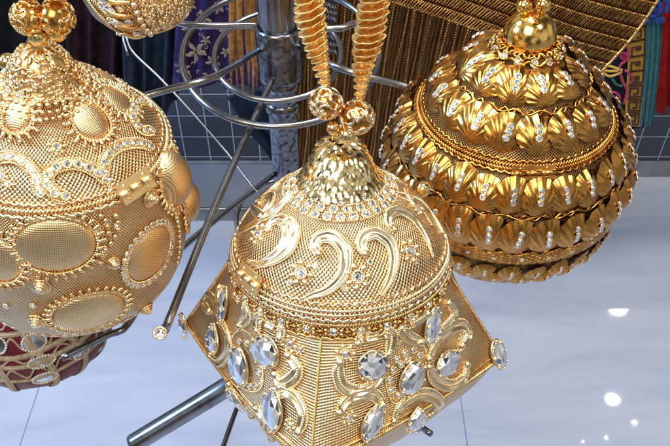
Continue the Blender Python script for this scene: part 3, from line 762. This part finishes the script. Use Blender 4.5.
laid_rope(ju, jb, 'edge_cord', [[(88,-2),(96,9),(108,22),(122,32),(138,38)],[(93,-4),(101,7),(112,18)],[(150,36),(168,33),(180,20),(188,4)]], .0016, .0015, M['cord'])
b = MB()
P, N = ju.path([(132,-4),(135,6),(139,15),(143,23),(150,31)], 40, .0008); beads_along(b, P, N, .0022, .0050)
for k in range(330):
    x, y = RNG.uniform(142,190), RNG.uniform(-15,33); th, t = ju.px(x, y)
    P, R = ju.frame(th, t); bead(b, P+R[:,2]*.0003, RNG.uniform(.0007,.0012), 0, SPL)
b.build('bead_cover', M['pale'], jb)

# ================================================================== 5. the maroon mirror-work pouch
OM = at(30,306,.55)
M['maroon'] = cloth_mat('maroon_velvet', (.10,.008,.016), (.20,.018,.030), 120, .8, .3)
M['trim'] = cloth_mat('dull_gold_braid', (.32,.22,.12), (.55,.42,.26), 300, .5, .1)
def mirror():
    m, nt, b = mat('cut_mirror'); b.inputs['Metallic'].default_value = 1; b.inputs['Roughness'].default_value = .18; b.inputs['Base Color'].default_value = (.62,.68,.74,1); return m
M['mirror'] = mirror()
M['pearl'] = cloth_mat('pearl_bead', (.62,.55,.45), (.8,.74,.64), 80, .3, 0)
pouch = thing('maroon_pouch', 'dark red velvet pouch with oval mirrors and dull gold braid', 'pouch', OM)
pm = Surf([(.001,.040),(.008,.046),(.011,.062),(.007,.060),(.008,.048),(.022,.044),(.040,.036),(.052,.020),(.0570,.0),(.0530,-.026),(.038,-.043),(.015,-.050),(.001,-.051)], OM)
b = MB(); pm.mesh(b, 0, None, 120, 50, 0); pbody = b.build('body', M['maroon'], pouch)
def band(P, N, w):
    b = MB(); sweep(b, P, N, DOME, w, .0012); Sd = nrm(np.cross(tangents(P), N))
    for sg in (1,-1): rope(b, P+Sd*w*sg+N*.0004, N, .0010, .0012)
    b.build('braid_trim', M['trim'], pbody)
P, N = pm.ring(float(pm.t[np.argmax(pm.z)])+.016, 60, .001); rb_ = MB(); rope(rb_, P, N, .0022, .0024, 0, True); rb_.build('neck_cord', M['trim'], pbody)
tm = [pm.px(20,y)[1] for y in (332,356,366,380)]
for t_, w in zip(tm, (.0014,.0016,.0016,.0012)):
    P, N = pm.ring(t_, 200, .0004, .0008, 7, -1.9, 1.9); band(P, N, w)
for th_ in (-1.3,-.62,-.12,.42,.82,1.2,1.6):
    t_ = np.linspace(.055, pm.L-.02, 60); h_ = th_+.10*np.sin(60*t_); N = pm.N(h_, t_); band(pm.P(h_, t_)+N*.0006, N, .0018)
for k, (t0_, t1_) in enumerate(((tm[0]-.012,tm[0]-.002),(tm[0]+.002,tm[1]-.002),(tm[1]+.001,tm[2]-.001),(tm[2]+.002,tm[3]-.001))):
    th_ = np.linspace(-1.9, 1.9, 420); t_ = (t0_+t1_)/2+(t1_-t0_)*.38*np.sin(th_*22+k); N = pm.N(th_, t_); b = MB(); tube(b, pm.P(th_, t_)+N*.0005, .0008, 0, C6, N); b.build('couched_thread', M['trim'], pbody)
for (x, y, a, c, rot) in ((34,342,.0076,.0062,0),(42,361,.0088,.0048,0),(45,377,.0080,.0060,0),(81,351,.0060,.0062,.6),(-4,345,.0070,.0065,0),(62,322,.007,.0065,0)):
    th, t = pm.px(x, y); Q, N = pm.local(th, t, ellipse(a, c, 20, rot), 60, .0008, closed=True)
    b = MB(); ctr, n0 = pm.P(th,t)+pm.N(th,t)*.0012, pm.N(th,t)
    V = np.vstack([ctr, Q]); b.add(V, [(0, 1+i, 1+(i+1)%60) for i in range(60)], 0, None, False); o = b.build('mirror', M['mirror'], pbody)
    b = MB(); beads_along(b, Q, N, .0009, .0018, 0, True); b.build('pearl_border', M['pearl'], o)

# ================================================================== 6. the chrome display stand
stand = thing('display_stand', 'chrome display stand with ring tiers and rod arms that carry the gold purses', 'display stand', (-.0435,.525,0))
LOC = np.array([-.0435,.525,0.])
zc0, zc1 = atY(281,86,.509)[2], atY(280,35,.509)[2]
def lathe(b, prof, c=(0,0,0), n=40, mat=0):
    V = [(r*math.cos(2*PI*i/n)+c[0], r*math.sin(2*PI*i/n)+c[1], z+c[2]) for r, z in prof for i in range(n)]
    b.add(V, [(j*n+i, j*n+(i+1)%n, (j+1)*n+(i+1)%n, (j+1)*n+i) for j in range(len(prof)-1) for i in range(n)], mat)
b = MB(); lathe(b, [(.0150,zc1-.02),(.0150,1.75),(.0138,1.752),(.0001,1.752)]); b.build('pole', M['chrome'], stand)
b = MB(); lathe(b, [(.0125,.012),(.0125,zc0+.004)]); b.build('lower_pole', M['worn'], stand)
b = MB(); lathe(b, [(.0150,zc1-.004),(.0158,zc1-.0005),(.0178,zc1),(.0184,zc1-.003),(.0182,zc0+.004),(.0186,zc0+.002),(.0180,zc0-.001),(.0120,zc0-.001)]); b.build('collar', M['worn'], stand)
b = MB(); lathe(b, [(.0001,.03),(.02,.03),(.05,.022),(.14,.012),(.145,.006),(.145,.0005)]); b.build('base_disc', M['steel'], stand)
def hoop(x, y, R, r, tilt, m=None):
    c = atY(x, y, .525)-LOC; A = np.linspace(0, 2*PI, 120, endpoint=False); tl = math.radians(tilt)
    P = c+np.column_stack([R*np.cos(A), R*np.sin(A)*math.cos(tl), R*np.sin(A)*math.sin(tl)])
    b = MB(); tube(b, P, r, 0, C12, np.tile([0,-math.sin(tl),math.cos(tl)],(120,1)), True); return b.build('ring', m or M['chrome'], stand)
hoop(281,52,.0775,.0026,12); hoop(278,54,.0500,.0024,12); hoop(289,217,.050,.0022,6, M['steel'])
def arm(pts, r, m=None, name='arm', stone=None):
    P = np.array(pts)-LOC; P = spline(P, 60) if len(P) > 2 else np.linspace(P[0], P[-1], 24)
    b = MB(); tube(b, P, r, 0, C12); o = b.build(name, m or M['chrome'], stand)
    if stone: d = nrm(P[-1]-P[-2]); e = nrm(np.cross(d,[0,0,1.0])); put('end_stone', STONE, o, P[-1], np.column_stack([e, np.cross(d,e), d]), stone)
    return o
zA = zc0+.006
pz = lambda z, dx=0, dy=0: LOC+np.array([dx, dy, z])
arm([pz(zA,-.006,-.016), atZ(220,195,1.150), atZ(170,318,1.140), atZ(167,325,1.139), at(160,333,.42)], .0026, M['steel'], stone=.0034)
arm([pz(zA+.02,-.012,0), atZ(215,76,1.20), atZ(155,93,1.20), atZ(95,112,1.20)], .0026)
arm([pz(zA+.035,-.012,.006), atZ(185,24,1.205), atZ(140,8,1.205)], .0026)
arm([pz(zA+.022,.014,0), atZ(340,68,1.198), atZ(408,87,1.19)], .0026)
arm([pz(zA+.035,.014,.006), atZ(340,28,1.20), atZ(372,14,1.20)], .0028, M['steel'])
arm([at(128,55,.66), at(123,37,.66), at(126,36,.66), at(133,52,.66), at(160,78,.66), at(192,112,.66), at(225,150,.66), at(262,196,.65), pz(1.03)], .0011, M['steel'], 'wire_hook')
arm([pz(.80,-.008,0), at(230,385,.93), at(133,444,.95)], .0125, M['steel'], 'brace_tube')
arm([pz(.86,-.008,-.008), at(248,390,.70), at(238,406,.66), at(220,456,.60)], .0022)
arm([pz(.93,.01,-.01), at(400,410,.60), at(421,427,.56), at(431,434,.55)], .0024)
arm([pz(1.06,-.01,-.006), at(175,255,.56), at(128,324,.50), at(110,334,.492), at(62,358,.475)], .0024)
b = MB()
for dz in (0, .022): lathe(b, [(.0130,zc0-.012-dz),(.0150,zc0-.010-dz),(.0150,zc0-.004-dz),(.0130,zc0-.002-dz)])
b.build('clamp', M['worn'], stand)

# ================================================================== 7. things hanging further back
def drape(name, left, right, m, parent=None, amp=.006, k=5, nu=90, nv=50, th=.002, phase=0, loc=None):
    L_, R_ = spline(left, nv), spline(right, nv); u = np.linspace(0, 1, nu)
    P = L_[:,None,:]*(1-u)[None,:,None]+R_[:,None,:]*u[None,:,None]
    v = np.linspace(0, 1, nv)
    P[:,:,1] -= amp*(np.sin(2*PI*k*u+phase)[None,:]+.4*np.sin(2*PI*k*1.7*u+2*v[:,None]*1.5))*(.5+.5*v[:,None])
    B = P+np.array([0, th, 0]); w = nu
    V = np.vstack([P.reshape(-1,3), B.reshape(-1,3)]); n = nu*nv; F=[]
    for j in range(nv-1):
        for i in range(nu-1):
            a=j*w+i; F.append((a, a+w, a+w+1, a+1)); F.append((n+a, n+a+1, n+a+w+1, n+a+w))
    for i in range(nu-1): F.append((i, i+1, n+i+1, n+i)); a=(nv-1)*w+i; F.append((a, n+a, n+a+1, a+1))
    for j in range(nv-1): a=j*w; F.append((a, n+a, n+a+w, a+w)); a=j*w+w-1; F.append((a, a+w, n+a+w, n+a))
    uu = np.tile(np.linspace(0,1,nu)*np.linalg.norm(P[0,-1]-P[0,0]), nv); vv = np.repeat(v*length(L_), nu)
    uv = np.column_stack([uu, vv]); b = MB(); b.add(V, F, 0, np.vstack([uv, uv])); return b.build(name, m, parent), P
# --- gold mesh shawl with a bead fringe behind the shell purse
M['shawl'] = weave('bronze_mesh_cloth', (.16,.07,.02), (.02,.008,.004), 'net', .0030, .0030, .4, .5, .8, .0006)
M['shawl_cord'] = metal('shawl_gold_thread', (.48,.24,.06), (.88,.54,.19), .3, 90)
M['fringe_back'] = weave('dark_bronze_cloth', (.26,.115,.035), (.05,.02,.008), 'rib', .003, .003, .4, PI/2, .7, .0006)
YS = .66
shawl = thing('mesh_shawl', 'bronze gold mesh shawl with lattice bands and a long beaded fringe, behind the shell purse', 'shawl', atY(480,60,YS))
OS = atY(480,60,YS)
hemL = [(292,-36),(340,-16),(398,3),(445,18),(490,34),(545,56),(600,72)]
def row(v):                                            # v 0 at the hem, 1 far up out of sight
    rgt = [(600,72),(632,36),(660,-5),(690,-60),(720,-120)]
    rg = spline(np.array(rgt, float), 60); r = rg[min(59, int(v*59))]
    c = np.array(hemL, float); sh = r-c[-1]; q = c.copy(); q[:,0] += sh[0]*np.linspace(.12,1,7)**1.0; q[:,1] += sh[1]*np.linspace(1.05,1,7)
    return np.array([atY(x, y, YS+.03*v+.012*math.sin(.02*x)) for x, y in q])-OS
nv = 46; rows = np.array([spline(row(v), 120) for v in np.linspace(0,1,nv)])
b = MB(); F=[]; w=120
for j in range(nv-1):
    for i in range(w-1): F.append((j*w+i, j*w+i+1, (j+1)*w+i+1, (j+1)*w+i))
V = rows.reshape(-1,3); uv = np.column_stack([np.tile(np.linspace(0,.30,w), nv), np.repeat(np.linspace(0,.19,nv), w)])
b.add(V, F, 0, uv); b.add(V+np.array([0,.003,0]), [f[::-1] for f in F], 0, uv); panel = b.build('mesh_panel', M['shawl'], shawl)
b = MB(); NY = np.array([0,-1.0,0])
nb = 15
for k in range(nb+1):
    v = k/nb; P = spline(row(v), 160)+NY*.0015; N = np.tile(NY,(160,1))
    rope(b, P, N, .0017, .0024, 0)
    if k < nb:
        v2 = (k+.5)/nb; A, B = spline(row(v+.14/nb), 116), spline(row(v+.86/nb), 116)
        Z = np.array([A[i] if i % 2 else B[i] for i in range(116)])+NY*.0014; tube(b, Z, .0011, 0, [(1,0),(0,1),(-1,0),(0,-1)], np.tile(NY,(116,1)))
        Z = np.array([B[i] if i % 2 else A[i] for i in range(116)])+NY*.0022; tube(b, Z, .0011, 0, [(1,0),(0,1),(-1,0),(0,-1)], np.tile(NY,(116,1)))
b.build('lattice_band', M['shawl_cord'], panel)
b = MB(); E = np.array([row(v)[-1] for v in np.linspace(0,1,60)])+NY*.001; rope(b, E, np.tile(NY,(60,1)), .0026, .0026); tube(b, E, .0018, 0, C6, np.tile(NY,(60,1))); b.build('edge_piping', M['cord'], panel)
H = resample(spline(row(0), 300), 64); H = H[:44]
drop = np.array([-.030,.02,-.36])
back = [h+np.array([0,.004,0]) for h in H]
b = MB(); n=len(H)*3; V=[]
HB = resample(np.array(back), n); 
for s in np.linspace(0,1,12):
    for i, h in enumerate(HB): V.append(h+drop*s+np.array([0,-.0022*math.cos(2*PI*i/3),0]))
b.add(V, [(j*n+i, (j+1)*n+i, (j+1)*n+i+1, j*n+i+1) for j in range(11) for i in range(n-1)], 0, np.column_stack([np.tile(np.arange(n)*.0013,12), np.repeat(np.linspace(0,.36,12),n)]))
b.build('fringe_lining', M['fringe_back'], shawl)
b = MB()
for i, h in enumerate(H):
    if i % 5 in (2,4): continue
    j_ = RNG.normal(0,.0016); P = np.array([h+drop*s+np.array([.0022*math.sin((5+3*(i%3))*s+i*1.7)+j_*s,-.003-.0014*(i%2)-.001*math.sin(7*s+i),0]) for s in np.linspace(0,1,30)])
    rope(b, P, np.tile(NY,(30,1)), .0014 if i % 2 else .0010, .0028, 0)
b.build('bead_fringe', M['shawl_cord'], shawl)
# --- the swing tag with its lines of writing
M['tagblack'] = cloth_mat('black_card', (.015,.014,.013), (.025,.023,.022), 50, .5, 0)
M['ink'] = cloth_mat('cream_ink', (.42,.38,.33), (.55,.50,.44), 90, .6, 0)
YT = .625; OT = atY(329,25,YT)
tagcard = thing('swing_tag', 'narrow black card tag with cream slanted writing beside the strap', 'tag', OT)
o, _ = drape('card', [atY(322,-20,YT)-OT, atY(324,20,YT)-OT, atY(324,54,YT)-OT], [atY(337,-20,YT)-OT, atY(337,20,YT)-OT, atY(336,54,YT)-OT], M['tagblack'], tagcard, 0, 1, 12, 12, .0012)
b = MB()
for (x0, y0, seg) in ((325,2,0),(325,8,1),(325,14,2),(325,27,0),(325,33,3),(325,40,1),(326,47,2)):
    for k in range(5):
        x = x0+k*2.4; y = y0+k*.9
        sh = [[(0,4),(.8,0),(1.6,4)],[(0,4),(0,0),(1.6,3.5),(1.7,.3)],[(0,0),(.3,4),(1.6,3.6)],[(1.5,.5),(0,1),(.4,4),(1.7,3.5),(1.2,2.2)]][(k+seg) % 4]
        P = np.array([atY(x+a, y+c*.9, YT-.0022)-OT for a, c in sh]); tube(b, P if len(P) > 1 else P, .00022, 0, C6, np.tile(NY,(len(P),1)))
b.build('writing', M['ink'], o)
# --- mustard brocade scarf behind the pole
M['mustard'] = cloth_mat('mustard_brocade', (.22,.085,.015), (.48,.22,.05), 160, .6, .2)
YM = .74; OB = atY(250,30,YM)
sc = thing('mustard_scarf', 'orange brown brocade scarf with a ragged end hanging behind the stand pole', 'scarf', OB)
b = MB()
for k in range(17):
    x = 233+k*4.9; yb = 95-abs(k-4.5)*3+RNG.uniform(-9,9) if k < 11 else 150+RNG.uniform(-12,10)
    P = np.array([atY(x-(4 if k<3 else 0)*(1-s)+1.2*math.sin(5*s+k), -50+(yb+50)*s, YM+.004*(k%2)+.002*math.sin(7*s+k))-OB for s in np.linspace(0,1,24)])
    sweep(b, P, np.tile(NY,(24,1)), [(-1,0),(-.7,.5),(-.3,.2),(0,.8),(.35,.2),(.7,.6),(1,0)], .0030*np.r_[np.ones(16), np.linspace(1,.15,8)], .0014)
b.build('strand', M['mustard'], sc)
# --- garments
BR = .95
def garment(name, label, L_, R_, c1, c2, amp, k, cat='garment', rough=.8):
    O = L_[0]; t = thing(name, label, cat, O); m = cloth_mat(name+'_cloth', tuple(BR*x for x in c1), tuple(BR*x for x in c2), 40, rough, .0)
    o, P = drape('cloth', np.array(L_)-O, np.array(R_)-O, m, t, amp, k); return t, o, O
YP = 1.18
t, o, O = garment('purple_sari', 'dark purple cloth with beige floral embroidery hanging left of the stand pole', [atY(178,-60,YP), atY(176,20,YP), atY(172,84,YP)], [atY(330,-60,YP), atY(326,20,YP), atY(322,88,YP)], (.018,.011,.050), (.050,.026,.10), .010, 6)
M['beige'] = cloth_mat('beige_thread', (.14,.09,.06), (.26,.18,.12), 200, .6, .1)
b = MB()
for (cx, cy, s) in ((196,52,1.0),(213,62,.7),(228,30,.8),(204,18,.8),(188,28,.6),(184,70,.7),(222,78,.6),(206,40,.5),(226,52,.5),(190,6,.6),(218,8,.6)):
    for k in range(5):
        a = 2*PI*k/5+.4+RNG.normal(0,.12); P = spline(np.array([atY(cx+s*r_*math.cos(a+w_),cy+s*r_*math.sin(a+w_),YP-.0155)-O for r_, w_ in ((1,0),(4,.1),(7,-.05),(11,.1))]), 24)
        sweep(b, P, np.tile(NY,(24,1)), DOME, .0045*s*np.sin(np.linspace(.15,PI-.1,24))**.8*RNG.uniform(.7,1.2), .0012)
    b.build('embroidered_flower', M['beige'], o); b = MB()
for k in range(34):
    b = MB(); cx, cy = RNG.uniform(176,236), RNG.uniform(-4,82); a0 = RNG.uniform(0,6.28); P = np.array([atY(cx+(2.2-.25*j)*math.cos(a0+.7*j), cy+(2.2-.25*j)*math.sin(a0+.7*j), YP-.0155)-O for j in range(8)]); P = spline(P, 20); tube(b, P, .0009, 0, C6, np.tile(NY,(20,1))); b.build('embroidered_vine', M['beige'], o)
garment('navy_kurta', 'plain dark navy cloth hanging between the two purses on the left', [atY(118,-40,YP+.06), atY(122,40,YP+.06), atY(128,150,YP+.06)], [atY(186,-40,YP+.05), atY(182,40,YP+.05), atY(178,100,YP+.05)], (.008,.013,.024), (.020,.030,.048), .018, 3)
garment('maroon_kurta', 'very dark maroon cloth hanging above the domed purse', [atY(62,-60,YP+.12), atY(66,30,YP+.12), atY(70,150,YP+.12)], [atY(132,-60,YP+.10), atY(130,40,YP+.10), atY(126,140,YP+.10)], (.010,.004,.006), (.028,.010,.014), .016, 3)
garment('black_kurta', 'plain black cloth hanging in the top left corner', [atY(-60,-60,YP+.10), atY(-55,40,YP+.10), atY(-50,150,YP+.10)], [atY(72,-60,YP+.15), atY(72,40,YP+.15), atY(74,150,YP+.15)], (.006,.006,.008), (.014,.014,.018), .016, 3)
YN = .95
garment('navy_scarf', 'dark navy scarf end curving down under the rings of the stand', [atY(226,96,YN), atY(246,128,YN), atY(266,152,YN), atY(281,174,YN)], [atY(262,90,YN), atY(282,126,YN), atY(292,148,YN), atY(296,174,YN)], (.006,.012,.024), (.012,.024,.044), .006, 2, 'scarf')
t, o, O = garment('red_scarf', 'small red and blue patterned scarf end behind the filigree beads', [atY(306,108,YN), atY(308,128,YN), atY(314,150,YN)], [atY(336,108,YN), atY(338,128,YN), atY(336,146,YN)], (.22,.012,.016), (.34,.03,.03), .006, 2, 'scarf')
M['blue'] = cloth_mat('blue_thread', (.01,.02,.12), (.03,.06,.26), 60, .6, .1)
b = MB()
for pts in ([(314,126),(322,132),(318,142)],[(326,124),(331,134),(327,144)]):
    P = spline(np.array([atY(x,y,YN-.011)-O for x,y in pts]), 20); tube(b, P, .0022, 0, C6, np.tile(NY,(20,1)))
b.build('blue_pattern', M['blue'], o)
# embroidered black garment with a Greek key border and teal edge
YG = 1.25
t, o, O = garment('embroidered_dress', 'black dress panel with pink scrolls, yellow leaves and a gold Greek key border', [atY(556,-70,YG), atY(560,20,YG), atY(566,132,YG)], [atY(662,-70,YG), atY(654,20,YG), atY(644,128,YG)], (.010,.008,.016), (.020,.014,.030), .0, 2)
def on(x, y, d): return atY(x, y, YG-d)-O
def stitched(name, lines, r, m, d=.003, flat=True):
    b = MB()
    for pts in lines:
        P = np.array([on(x, y, d) for x, y in pts]); P = spline(P, 40) if flat else P; tube(b, P, r, 0, C6, np.tile(NY,(len(P),1)))
    return b.build(name, m, o)
M['pink'] = cloth_mat('pink_thread', (.28,.02,.05), (.45,.06,.09), 90, .6, .1); M['yellow'] = cloth_mat('yellow_thread', (.45,.24,.03), (.65,.40,.07), 90, .5, .1)
M['key'] = cloth_mat('gold_key_thread', (.42,.24,.02), (.62,.38,.05), 120, .45, .1); M['teal'] = cloth_mat('teal_cloth', (.004,.065,.075), (.010,.12,.13), 80, .6, .2)
stitched('pink_scroll', [[(618,34),(627,44),(628,58),(620,66),(622,80),(627,90),(624,104)],[(604,100),(612,92),(619,96),(618,106)],[(600,54),(608,46),(616,44)],[(625,70),(632,76),(630,84)]], .0028, M['pink'])
stitched('yellow_leaf', [[(600,70),(608,66),(616,68),(622,70)],[(601,71),(609,76),(617,74),(622,71)],[(609,60),(613,54),(617,50)],[(606,84),(610,90),(608,96)],[(604,70),(610,71),(618,70.5)]], .0030, M['yellow'])
M['green'] = cloth_mat('green_thread', (.02,.10,.03), (.04,.18,.05), 90, .6, .1)
for ln in ([(612,112),(618,108),(624,112)],[(602,112),(606,116),(612,118)],[(626,46),(630,40),(634,34)],[(612,78),(616,84),(622,86)]): stitched('green_leaf', [ln], .0026, M['green'])
stitched('red_rosette', [[(610+r*math.cos(w),98+r*math.sin(w)) for w in np.linspace(0,6,8)] for r in (2,4.5)]+[[(624+r*math.cos(w),56+r*math.sin(w)) for w in np.linspace(0,6,8)] for r in (1.5,3.5)], .0016, M['pink'])
stitched('blue_scroll', [[(632,8),(640,2),(646,8),(642,16),(648,22)],[(652,2),(660,4),(658,14),(650,16)],[(655,16),(660,22),(664,18)],[(634,20),(640,24),(637,12)],[(660,-6),(668,2),(666,12)],[(626,2),(634,-6),(642,-4)],[(648,10),(653,8),(656,12)]], .0050, M['blue'], .006)
b = MB()
L_ = [on(630,14,.002), on(628,70,.002), on(625,125,.002)]; R_ = [on(647,8,.002), on(645,70,.002), on(639,127,.002)]
M['keyback'] = cloth_mat('gold_band', (.30,.15,.012), (.50,.28,.03), 120, .6, .1); M['keyline'] = cloth_mat('dark_red_thread', (.035,.010,.008), (.06,.018,.012), 60, .7, .1)
kb, KP = drape('key_border', L_, R_, M['keyback'], o, 0, 1, 10, 40, .0012)
nk = 8; b = MB(); key = [(0,0),(1,0),(1,.95),(.12,.95),(.12,.3),(.72,.3),(.72,.68),(.40,.68)]
for k in range(nk):
    q = [(.08+.84*a, (k+c*.92+.04)/nk) for a, c in key]
    P = np.array([KP[min(39,int(v*39)), 0]*(1-u)+KP[min(39,int(v*39)), -1]*u+NY*.0015 for u, v in q]); tube(b, P, .0021, 0, C6, np.tile(NY,(len(P),1)))
b.build('greek_key', M['keyline'], kb); b = MB()
for e in (0, -1): P = KP[:, e]+NY*.001; rope(b, P, np.tile(NY,(40,1)), .0022, .003)
b.build('band_cord', M['key'], kb)
drape('teal_edge', [on(648,-60,.004), on(646,50,.004), on(640,127,.004)], [on(664,-60,.004), on(661,50,.004), on(653,124,.004)], M['teal'], o, .003, 3, 40, 40, .004)
garment('red_dress', 'plain red cloth hanging at the right edge', [atY(658,-60,YG+.03), atY(658,20,YG+.03), atY(656,111,YG+.03)], [atY(760,-60,YG+.02), atY(752,20,YG+.02), atY(745,111,YG+.02)], (.20,.005,.006), (.36,.012,.012), .014, 5)

# ================================================================== 8. the setting
def tile_mat():
    m, nt, b = mat('dark_tile'); tc = nt.nodes.new('ShaderNodeTexCoord'); sep = nt.nodes.new('ShaderNodeSeparateXYZ'); lk(nt, tc.outputs['Object'], sep.inputs[0])
    cb = nt.nodes.new('ShaderNodeCombineXYZ'); lk(nt, sep.outputs[0], cb.inputs[0]); lk(nt, sep.outputs[2], cb.inputs[1])
    br = nt.nodes.new('ShaderNodeTexBrick'); br.offset = 0; lk(nt, cb.outputs[0], br.inputs['Vector'])
    for k, v in (('Scale',1),('Brick Width',.074),('Row Height',.074),('Mortar Size',.0017),('Mortar Smooth',.2),('Bias',0)): br.inputs[k].default_value = v
    br.inputs['Color1'].default_value = (.032,.035,.048,1); br.inputs['Color2'].default_value = (.046,.050,.066,1); br.inputs['Mortar'].default_value = (.34,.35,.38,1)
    lk(nt, br.outputs['Color'], b.inputs['Base Color']); b.inputs['Roughness'].default_value = .22
    inv = mth(nt, 'SUBTRACT', 1.0, br.outputs['Fac']); bump(nt, b, inv, .5, .002); return m
def box(b, x0,x1,y0,y1,z0,z1, mt=0):
    V=[(x,y,z) for z in (z0,z1) for y in (y0,y1) for x in (x0,x1)]
    b.add(V, [(0,2,3,1),(4,5,7,6),(0,1,5,4),(2,6,7,3),(0,4,6,2),(1,3,7,5)], mt, None, False)
YW = 1.76
M['cap'] = cloth_mat('grey_cap_stone', (.18,.18,.20), (.26,.26,.28), 20, .4, 0)
b = MB(); box(b, -3.0,3.0,0,.12,.06,.60); o = b.build('tiled_wall', tile_mat(), None, (0,YW,0)); tag(o, 'low wall of small dark square tiles with pale joints behind the stand', 'wall')
b = MB(); box(b, -3.0,3.0,-.006,.12,0,.058); b.build('skirting', M['cap'], o)
b = MB(); box(b, -3.0,3.0,-.01,.13,.602,.625); b.build('coping', M['cap'], o)
def slab_mat():
    m, nt, b = mat('slab_grey'); lk(nt, ramp(nt, noise(nt, 5, 4), [(.3,(.15,.16,.19)),(.7,(.21,.22,.25))]), b.inputs['Base Color']); b.inputs['Roughness'].default_value = .3; return m
b = MB(); yf = atZ(215,208,.05)[1]; xl, xr = atZ(60,208,.05)[0], atZ(330,208,.05)[0]; box(b, xl,xr,yf,YW-.008,.001,.05); o = b.build('floor_shade_slab', slab_mat()); tag(o, 'low dark grey plinth added for the shaded floor along the tiled wall', 'slab')  # slab added where the floor reads darker, as if in shadow
b = MB(); tube(b, np.array([[xl,yf-.003,.049],[(xl+xr)/2,yf-.003,.049],[xr,yf-.003,.049]]), .0045); b.build('slab_light_edge', M['chrome'], o)  # bright edge added with it, for the line of light there
def floor_mat():
    m, nt, b = mat('pale_floor_tile'); tc = nt.nodes.new('ShaderNodeTexCoord'); mp = nt.nodes.new('ShaderNodeMapping'); lk(nt, tc.outputs['Object'], mp.inputs[0])
    mp.inputs['Scale'].default_value = (1,4.5,1)
    n = nt.nodes.new('ShaderNodeTexNoise'); n.inputs['Scale'].default_value = 2.2; n.inputs['Detail'].default_value = 8; n.inputs['Roughness'].default_value = .62; n.inputs['Distortion'].default_value = .6; lk(nt, mp.outputs[0], n.inputs['Vector'])
    c = ramp(nt, n.outputs['Fac'], [(.28,(.39,.40,.455)),(.45,(.47,.48,.535)),(.55,(.50,.505,.55)),(.72,(.55,.55,.585))])
    br = nt.nodes.new('ShaderNodeTexBrick'); br.offset = 0
    mp2 = nt.nodes.new('ShaderNodeMapping'); lk(nt, tc.outputs['Object'], mp2.inputs[0]); mp2.inputs['Location'].default_value = (JX,JY,0)
    lk(nt, mp2.outputs[0], br.inputs['Vector'])
    for k, v in (('Scale',1),('Brick Width',JW),('Row Height',4.0),('Mortar Size',.0016),('Mortar Smooth',.3)): br.inputs[k].default_value = v
    mx = nt.nodes.new('ShaderNodeMix'); mx.data_type = 'RGBA'; lk(nt, br.outputs['Fac'], mx.inputs['Factor']); lk(nt, c, mx.inputs[6]); mx.inputs[7].default_value = (.22,.25,.34,1)
    lk(nt, mx.outputs[2], b.inputs['Base Color']); n2 = noise(nt, 9, 5, .6); rr = nt.nodes.new('ShaderNodeMapRange'); rr.inputs['To Min'].default_value = .012; rr.inputs['To Max'].default_value = .06; lk(nt, n2, rr.inputs['Value']); lk(nt, rr.outputs[0], b.inputs['Roughness'])
    bump(nt, b, noise(nt, 3.5, 3), .05, .01); b.inputs['IOR'].default_value = 1.5
    return m
xa, xb = atZ(463,415,0)[0], atZ(30,415,0)[0]; JW = xa-xb; JX, JY = JW-xa % JW, 1.9
b = MB(); V=[(-9,-6,0),(9,-6,0),(9,14,0),(-9,14,0)]; b.add(V, [(0,1,2,3)], 0, None, False); o = b.build('floor', floor_mat()); o['kind'] = 'structure'

# ================================================================== 9. light
w = bpy.data.worlds.new('World'); scene.world = w; w.use_nodes = True; nt = w.node_tree; bg = nt.nodes['Background']
tc = nt.nodes.new('ShaderNodeTexCoord'); n = nt.nodes.new('ShaderNodeTexNoise'); n.inputs['Scale'].default_value = 1.9; n.inputs['Detail'].default_value = 1.5; lk(nt, tc.outputs['Generated'], n.inputs['Vector'])
lk(nt, ramp(nt, n.outputs['Fac'], [(.34,(.085,.08,.075)),(.46,(.28,.27,.26)),(.56,(.80,.79,.78)),(.66,(1,1,1))]), bg.inputs['Color']); bg.inputs['Strength'].default_value = .7
def lamp(name, P, target, size, power, col=(1,1,1), disk=False):
    l = bpy.data.lights.new(name, 'AREA'); l.shape = 'DISK' if disk else 'SQUARE'; l.size = size; l.energy = power; l.color = col
    o = bpy.data.objects.new(name, l); COL.objects.link(o); o.location = P
    d = Vector(target)-Vector(P); o.rotation_euler = d.to_track_quat('-Z','Y').to_euler(); return o
def mirrored(px, py, z):                               # the ceiling spot whose reflection shows at a place on the floor
    r = ray(px, py); h = CAM+r*(-CAM[2]/r[2]); return h+np.array([r[0], r[1], -r[2]])*(z/-r[2])
for (x, y, s, p) in ((613,399,.085,2.0),(618,309,.12,3.2),(634,423,.022,.10),(582,441,.018,.07),(607,437,.016,.05)):
    P = mirrored(x, y, 2.8); lamp('ceiling_spot', P, (P[0]*.9,P[1]*.9,0), s, p, (1,.98,.94), True)
lamp('ceiling_or_fill_panel', (-.5,-.7,2.6), (0,.4,1.1), 1.0, 27, (1,.97,.92))
lamp('ceiling_or_fill_panel', (.9,-.1,2.6), (.1,.4,1.1), .35, 12, (1,.96,.90))
lamp('ceiling_or_fill_panel', (-1.3,.9,2.6), (-.2,.5,1.0), .5, 11, (.80,.90,1))
lamp('ceiling_or_fill_panel', (.1,.6,2.7), (.5,1.1,0), .4, 27, (1,.98,.95))
lamp('ceiling_or_fill_panel', (-2.0,.4,2.2), (-.9,.7,0), .6, 78, (.25,.52,1))  # unseen blue fill lamp, added to tint the left of the floor
scene.view_settings.view_transform = 'Standard'; scene.view_settings.look = 'None'; scene.view_settings.exposure = -.22; scene.view_settings.gamma = 1
try:
    scene.cycles.use_denoising = True; scene.cycles.denoiser = 'OPENIMAGEDENOISE'; scene.cycles.sample_clamp_indirect = 6
except Exception: pass
